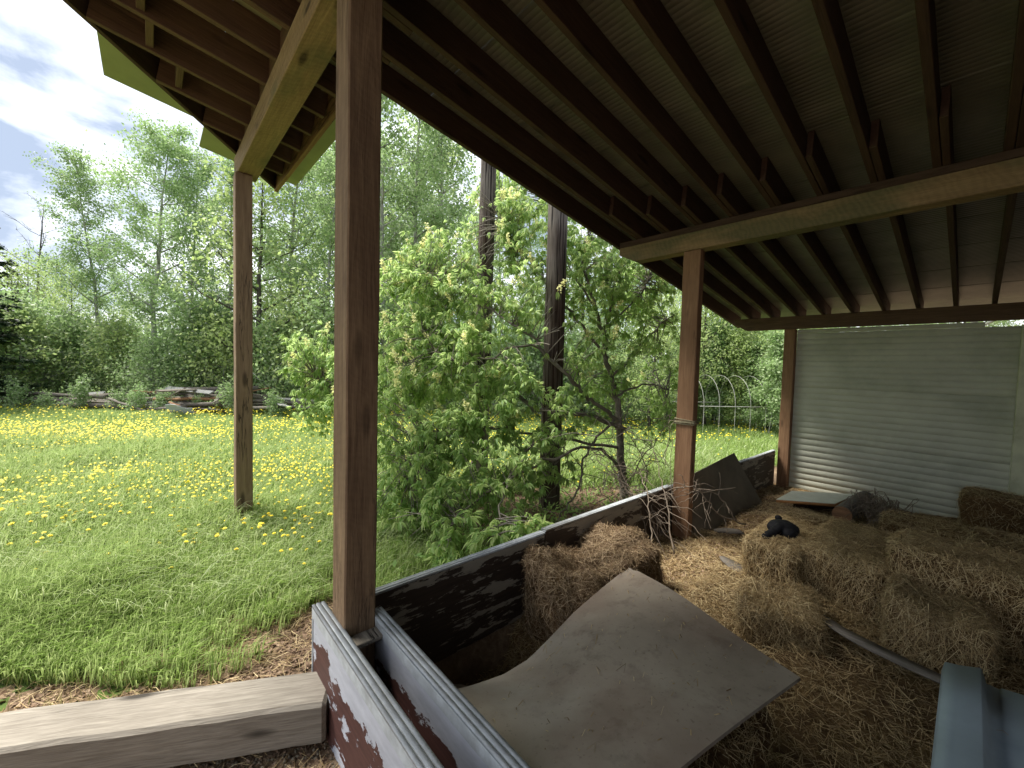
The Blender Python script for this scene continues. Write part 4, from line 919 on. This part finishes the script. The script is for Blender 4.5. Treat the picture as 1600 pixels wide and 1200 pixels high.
for i in range(150):
    b0 = np.array([-2.65+rg.normal(0, .28), 3.75+rg.normal(0, .5), rg.uniform(.1, 1.2)]); d = rand_dirs(1, rg, .1)[0]; L = rg.uniform(.2, .65)
    if b0[0] > -2.1: continue
    pts = spline([b0, b0+d*L*.5+rg.normal(0, .05, 3), b0+d*L+[0, 0, -.12*L]+rg.normal(0, .05, 3)], 4, .004, rg)
    pts = pts[pts[:, 0] < -1.99]
    if len(pts) > 3: tube(tw, pts, np.linspace(.0045, .0015, len(pts)), 4, 0, False)
tw.build('twigs', [M_bark], sh)
leafP = np.array(leafP); leafA = np.array(leafA)
# the crown is open on the shed side of the nearer pole
for (px_, py_, zlo) in ((-3.16, 3.42, 1.45), (-4.29, 3.26, 2.75)):
    ln_ = math.hypot(px_, py_); ux, uy = px_/ln_, py_/ln_; al = leafP[:, 0]*ux+leafP[:, 1]*uy; pe = np.abs(leafP[:, 0]*uy-leafP[:, 1]*ux)
    k_ = (al < ln_) & (pe < .17*al/ln_) & (leafP[:, 2] > zlo-(.0)) & (leafP[:, 2] < 9); k_ &= rg.uniform(0, 1, len(leafP)) < .93
    leafP = leafP[~k_]; leafA = leafA[~k_]
def palmate(seed):
    rng = np.random.default_rng(seed); V = []; F = []; n = 5 if seed % 3 else 6
    for k in range(n):
        az = (k-(n-1)/2)*.62+rng.uniform(-.1, .1); L = .085*(1-.10*abs(k-(n-1)/2))*rng.uniform(.9, 1.1); el = -.6-rng.uniform(0, .7)
        d = np.array([math.cos(az), math.sin(az), 0]); s = np.array([-math.sin(az), math.cos(az), 0]); W = .0100
        def pt(t, w, up=0): return d*L*t*math.cos(el)+s*w+np.array([0, 0, L*(math.sin(el)*t*t*1.1)+up])
        b = len(V); V += [pt(.0, 0), pt(.35, -W*.75, .004), pt(.38, 0, -.003), pt(.35, W*.75, .004), pt(.68, -W, .003), pt(.7, 0, -.004), pt(.68, W, .003), pt(1., 0)]
        F += [(b, b+1, b+2), (b, b+2, b+3), (b+1, b+4, b+5, b+2), (b+2, b+5, b+6, b+3), (b+4, b+7, b+5), (b+5, b+7, b+6)]
    return np.array(V), F
PAL = [palmate(i) for i in range(6)]
palM = []
for V, F in PAL:
    palM.append(np_mesh('leaf', V, [np.array([f for f in F if len(f) == 3]), np.array([f for f in F if len(f) == 4])], [M_leafb]))
n = len(leafP); order = np.argsort(np.linalg.norm(leafP-np.array([0, 0, 1.6]), axis=1)); vid = rg.integers(0, 6, n); sc_ = rg.uniform(.65, 1.15, n)
zax = rand_dirs(n, rg, 1.9); xax = leafA-(leafA*zax).sum(1)[:, None]*zax; xax /= np.linalg.norm(xax, axis=1)[:, None]; yax = np.cross(zax, xax)
RM = np.stack([xax, yax, zax], 2)*sc_[:, None, None]
for q in order[:300]:
    M = Matrix.Identity(4)
    for r_ in range(3):
        for c_ in range(3): M[r_][c_] = RM[q, r_, c_]
        M[r_][3] = leafP[q, r_]
    link('leaf', palM[vid[q]], M, sh)
fol = MB()
for v_ in range(6):
    ids = np.array([q for q in order[300:] if vid[q] == v_]); V, F = PAL[v_]
    W_ = np.einsum('nij,kj->nki', RM[ids], V)+leafP[ids][:, None]; k = len(V)
    T = np.array([f for f in F if len(f) == 3]); Qd = np.array([f for f in F if len(f) == 4]); off = (np.arange(len(ids))*k)[:, None, None]
    fol.add(W_.reshape(-1, 3), (off+Qd[None]).reshape(-1, 4), (off+T[None]).reshape(-1, 3))
fol.build('foliage', [M_leafb], sh)['kind'] = 'stuff'
# flower spikes
def spike(seed):
    rng = np.random.default_rng(seed); mb = MB(); L = .15; tube(mb, [(0, 0, 0), (.06, 0, .01), (L, 0, .0)], [.002, .0016, .001], 3, 0, False)
    n = 46; s_ = rng.uniform(.1, 1, n); th = rng.uniform(0, 6.28, n); r_ = .026*(1.1-s_*.75)
    P = np.stack([s_*L, np.cos(th)*r_, np.sin(th)*r_], 1); leaf_quads(mb, P, .021, rng, 0, 0., .85); return mb.mesh('flower_spike', [M_flower])
SPK = [spike(i) for i in range(4)]
surf = [q for q in range(n) if leafP[q, 2] > .25]
# prefer the sunlit upper left
w = np.array([1.*(1+(leafP[q, 2] > 1.3)*2+(leafP[q, 0] < -3.6)*2) for q in surf]); pick = rg.choice(surf, 290, replace=False, p=w/w.sum())
for q in pick:
    d = Vector(leafA[q])*.6+Vector((0, 0, rg.uniform(.3, 1.1))); qd = d.to_track_quat('X', 'Z')
    link('flower_spike', SPK[int(rg.integers(0, 4))], Matrix.Translation(Vector(leafP[q])) @ qd.to_matrix().to_4x4() @ Matrix.Scale(rg.uniform(.7, 1.3), 4), sh)

# dead branches hanging over the low wall
dead = [[(-2.25,3.85,.1),(-2.33,4.08,.46),(-2.5,4.07,.79),(-2.7,3.85,1.07)],[(-2.65,4.15,.15),(-2.44,4.12,.57),(-2.26,4.19,.88),(-2.18,4.3,1.17)],[(-1.96,3.26,.0),(-1.99,3.4,.28),(-2.34,3.48,.55),(-2.56,3.55,.83)],[(-1.81,3.44,.03),(-1.96,3.44,.34),(-2.19,3.49,.45),(-2.47,3.65,.77)],[(-1.64,3.47,-.02),(-1.82,3.44,.2),(-2.05,3.49,.42),(-2.53,3.42,.58)],[(-1.37,4.24,.15),(-1.52,3.93,.29),(-1.65,3.8,.5),(-1.79,3.64,.5),(-2.06,3.62,.27)],[(-1.43,4.17,.19),(-1.53,4.08,.38),(-1.63,3.9,.46),(-1.73,3.71,.47)],[(-1.75,3.2,.0),(-1.9,3.3,.25),(-2.1,3.3,.5),(-2.3,3.2,.7),(-2.6,3.4,.8)],[(-1.7,3.1,.02),(-1.8,3.25,.3),(-1.95,3.4,.52),(-2.3,3.8,.6)],[(-1.6,3.3,.05),(-1.75,3.45,.35),(-1.9,3.6,.55),(-2.2,3.9,.9)]]
DL = ['dead branch rising from the soil beyond the low wall', 'dead branch with the forked top outside the low wall', 'dead branch bent over the low wall top', 'dead branch leaning on the inside of the low wall', 'long dead branch reaching in over the chaff', 'arched dead branch curving in front of the roped post', 'thin dead branch beside the arched one', 'dead branch drooping at the left of the tangle', 'thin dead branch rising steeply in the tangle', 'dead branch nearest the foot of the roped post']
for l_, lab in zip(dead, DL):
    mb = MB(); s_ =  spline(l_, 6, .008, rg); tube(mb, s_, np.linspace(.008, .003, len(s_)), 5)
    for k in range(15):
        i = rg.integers(3, len(s_)-1); d = rand_dirs(1, rg)[0]*[1, 1, .7]; L = rg.uniform(.12, .4); e = [s_[i], s_[i]+d*L*.5+rg.normal(0, .02, 3), s_[i]+d*L+[0, 0, -.06]]
        sp_ = spline(e, 4, .004, rg); tube(mb, sp_, np.linspace(.004, .0015, len(sp_)), 4, 0, False)
        if rg.uniform() < .6:
            j = 4; d2 = d+rg.normal(0, .5, 3); tube(mb, [sp_[j], sp_[j]+d2*.06, sp_[j]+d2*.13+[0, 0, -.02]], [.0025, .002, .001], 3, 0, False)
    tag(mb.build('dead_branch', [M_twig], smooth=True), lab, 'branch', 'dead branches over the low wall')

# ------------------------------------------------------------------ grass
rg = np.random.default_rng(61)
def grass(n, d0, d1, h, w, name, label, seg=2, power=1.):
    t_ = rg.uniform(-1.5, 1.15, n); u = rg.uniform(0, 1, n); dep = d0*(d1/d0)**(u**power)
    x = -.748*dep+.664*t_*dep; y = .664*dep+.748*t_*dep
    L = litter_amt(x, y)
    k = (rg.uniform(0, 1, n) > L*1.02) & ~((x > -1.98) & (y > .5) & (y < 7.2)) & ~((x > -2.0) & (y <= .8))
    k &= vnoise(x, y, 5, 12)+rg.uniform(-.3, .5, n) > .18
    x = x[k]; y = y[k]; dep = dep[k]; n = len(x); edge = 1-.45*litter_amt(x-.25, y)
    hh = h*(.55+.75*vnoise(x, y, 1.1, 14))*rg.uniform(.5, 1.25, n)*edge; ww = w*np.clip(dep/3, .75, 6)*rg.uniform(.7, 1.3, n)
    az = rg.uniform(0, 6.28, n); ln = np.stack([np.cos(az), np.sin(az)], 1)*rg.uniform(.08, .62, n)[:, None]+np.array([.22, .19])*(.4+.8*vnoise(x, y, .9, 15))[:, None]
    s = np.stack([-ln[:, 1], ln[:, 0], 0*x], 1); s /= np.linalg.norm(s, axis=1)[:, None]; s = s+rg.normal(0, .35, s.shape); 
    B = np.stack([x, y, ground_z(x, y)-.01], 1); lv = np.concatenate([ln, np.zeros((n, 1))], 1)
    m1 = B+lv*hh[:, None]*.35+np.array([0, 0, 1])*hh[:, None]*.62; tp = B+lv*hh[:, None]*1.05+np.array([0, 0, 1])*(hh*(.95-.25*np.linalg.norm(ln, axis=1)))[:, None]
    W2 = ww[:, None]/2
    V = np.stack([B-s*W2, B+s*W2, m1-s*W2*.85, m1+s*W2*.85, tp], 1).reshape(-1, 3); i = np.arange(n)[:, None]*5
    mb = MB(); mb.add(V, i+[[0, 1, 3, 2]], i+[[2, 3, 4]])
    return tag(mb.build(name, [M_grass], center=False), label, 'grass', kind='stuff')
grass(300000, 1.9, 7.0, .24, .0052, 'meadow_grass', 'long wind-bent grass between the shed and the middle of the field')
grass(230000, 6.5, 14.5, .13, .0034, 'meadow_grass', 'grass of the far field before the trees')
def stalks(n):
    t_ = rg.uniform(-1.4, .5, n); dep = rg.uniform(2.3, 8, n); x = -.748*dep+.664*t_*dep; y = .664*dep+.748*t_*dep
    k = (litter_amt(x, y) < .3) & ~((x > -2.1) & (y > .4)); x = x[k]; y = y[k]; n = len(x); mb = MB()
    az = rg.normal(.75, .5, n); h = rg.uniform(.15, .34, n); d = np.stack([np.cos(az), np.sin(az), 0*az], 1); s_ = np.stack([-np.sin(az), np.cos(az), 0*az], 1)*.0014
    B = np.stack([x, y, ground_z(x, y)], 1); h = h[:, None]; z = np.array([0, 0, 1.])
    p1 = B+d*h*.25+z*h*.55; p2 = B+d*h*.7+z*h*.85; p3 = B+d*h*1.15+z*h*.82
    V = np.stack([B-s_, B+s_, p1-s_, p1+s_, p2-s_, p2+s_, p3], 1).reshape(-1, 3); i = np.arange(n)[:, None]*7
    mb.add(V, np.concatenate([i+[[0, 1, 3, 2]], i+[[2, 3, 5, 4]]]), i+[[4, 5, 6]])
    tag(mb.build('grass_stalks', [M_stalk], center=False), 'long pale grass stalks bent over by the wind', 'grass', kind='stuff')
stalks(9000)
# dry tufts at the grass edge
n = 5000; x = rg.uniform(-3.3, -2.1, n); y = rg.uniform(-1.2, 2.4, n); L = litter_amt(x, y); k = (rg.uniform(0, 1, n) < 4*L*(1-L)*.8+.03) & (x < -2.25); x = x[k]; y = y[k]; n = len(x)
B = np.stack([x, y, ground_z(x, y)], 1); d = rg.normal(0, .4, (n, 3)); d[:, 2] = 1; hh = rg.uniform(.04, .13, (n, 1)); s = np.cross(d, rg.normal(0, 1, (n, 3))); s /= np.linalg.norm(s, axis=1)[:, None]
mb = MB(); mb.add(np.stack([B-s*.0015, B+s*.0015, B+d*hh], 1).reshape(-1, 3), None, np.arange(n*3).reshape(n, 3)); tag(mb.build('dry_grass', [M_dry], center=False), 'dry pale grass stalks at the edge of the bare soil', 'grass', kind='stuff')
# small broadleaf weeds at the shrub foot
n = 900; x = rg.uniform(-4.2, -2.05, n); y = rg.uniform(1., 6., n); k = litter_amt(x, y) > .3; x = x[k]; y = y[k]
P = np.repeat(np.stack([x, y, ground_z(x, y)+.04], 1), 7, 0); P += rg.normal(0, .035, P.shape); P[:, 2] = np.maximum(P[:, 2], .01)
mb = MB(); leaf_quads(mb, P, .045, rg, 0, .5, .6); tag(mb.build('ground_weeds', [M_leafb], center=False), 'small leafy weeds under the shrub', 'weeds', kind='stuff')

# ------------------------------------------------------------------ dandelions
def dandelion(seed, h):
    rng = np.random.default_rng(seed); mb = MB(); bend = rng.uniform(.1, .35)*h; top = np.array([bend, 0, h])
    tube(mb, spline([(0, 0, 0), (bend*.3, 0, h*.55), top], 3), .0022, 4, 1, False)
    n = 18; tilt = rng.uniform(-.35, .35)
    for ring, (r_, z) in enumerate(((.0145, .0), (.0095, .006))):
        for k in range(n if ring == 0 else 10):
            a_ = k*6.283/(n if ring == 0 else 10)+ring*.2; d = np.array([math.cos(a_), math.sin(a_), 0]); s_ = np.array([-d[1], d[0], 0])*.0045; tp = top+d*r_+[0, 0, z+d[0]*r_*tilt]
            mb.add([top+[0, 0, z*.6]-s_*.5, top+[0, 0, z*.6]+s_*.5, tp+s_, tp-s_], [[0, 1, 2, 3]], None, 0)
    return mb.mesh('dandelion', [M_dand, M_stem])
DN = [dandelion(i, .12+.018*i) for i in range(5)]
n = 36000; t_ = rg.uniform(-1.45, 1.1, n); dep = 2.6*(12.5/2.6)**(rg.uniform(0, 1, n)**.62)
x = -.748*dep+.664*t_*dep; y = .664*dep+.748*t_*dep; wgt = sstep(-2.9, -4.2, x)*(.15+.85*sstep(.30, .62, vnoise(x, y, .55, 22)))*(1-litter_amt(x, y))*sstep(2.6, 6, dep)*.9+.015
wgt *= np.where((t_ > -.35), .35, 1.)
wgt *= (~((x > -2.6) & (y > .3)))
k = rg.uniform(0, 1, n) < wgt; x = x[k]; y = y[k]; dep = dep[k]; od = np.argsort(dep); x = x[od]; y = y[od]; dep = dep[od]
gz = ground_z(x, y)
for i in range(min(300, len(x))):
    o = bpy.data.objects.new('dandelion', DN[i % 5]); C.objects.link(o); o.location = (x[i], y[i], gz[i]); o.rotation_euler = (rg.normal(0, .12), rg.normal(0, .12), rg.normal(.7, .8)); s_ = rg.uniform(.8, 1.15); o.scale = (s_,)*3
    tag(o, 'yellow dandelion flower standing in the nearer grass of the field', 'dandelion', 'dandelions in the nearer grass')
mb = MB(); P = np.stack([x[300:], y[300:], gz[300:]+rg.uniform(.10, .2, len(x)-300)], 1); an = np.arange(6)*math.pi/3; n = len(P)
sz = .014*np.clip(dep[300:]/7, 1, 1.4)*rg.uniform(.7, 1.3, n)
ring = P[:, None]+np.stack([np.cos(an)[None]*sz[:, None], np.sin(an)[None]*sz[:, None], rg.normal(0, .35, (n, 1))*np.cos(an)[None]*sz[:, None]], -1); topv = P+[0, 0, .014]
V = np.concatenate([ring, topv[:, None]], 1).reshape(-1, 3); i = (np.arange(n)*7)[:, None, None]; T = np.array([(k_, (k_+1) % 6, 6) for k_ in range(6)])
mb.add(V, None, (i+T[None]).reshape(-1, 3)); tag(mb.build('far_dandelions', [M_dand], center=False), 'mass of yellow dandelions across the far field', 'dandelions', kind='stuff')
print('dandelions', n+300, 'shrub leaves', len(leafP))
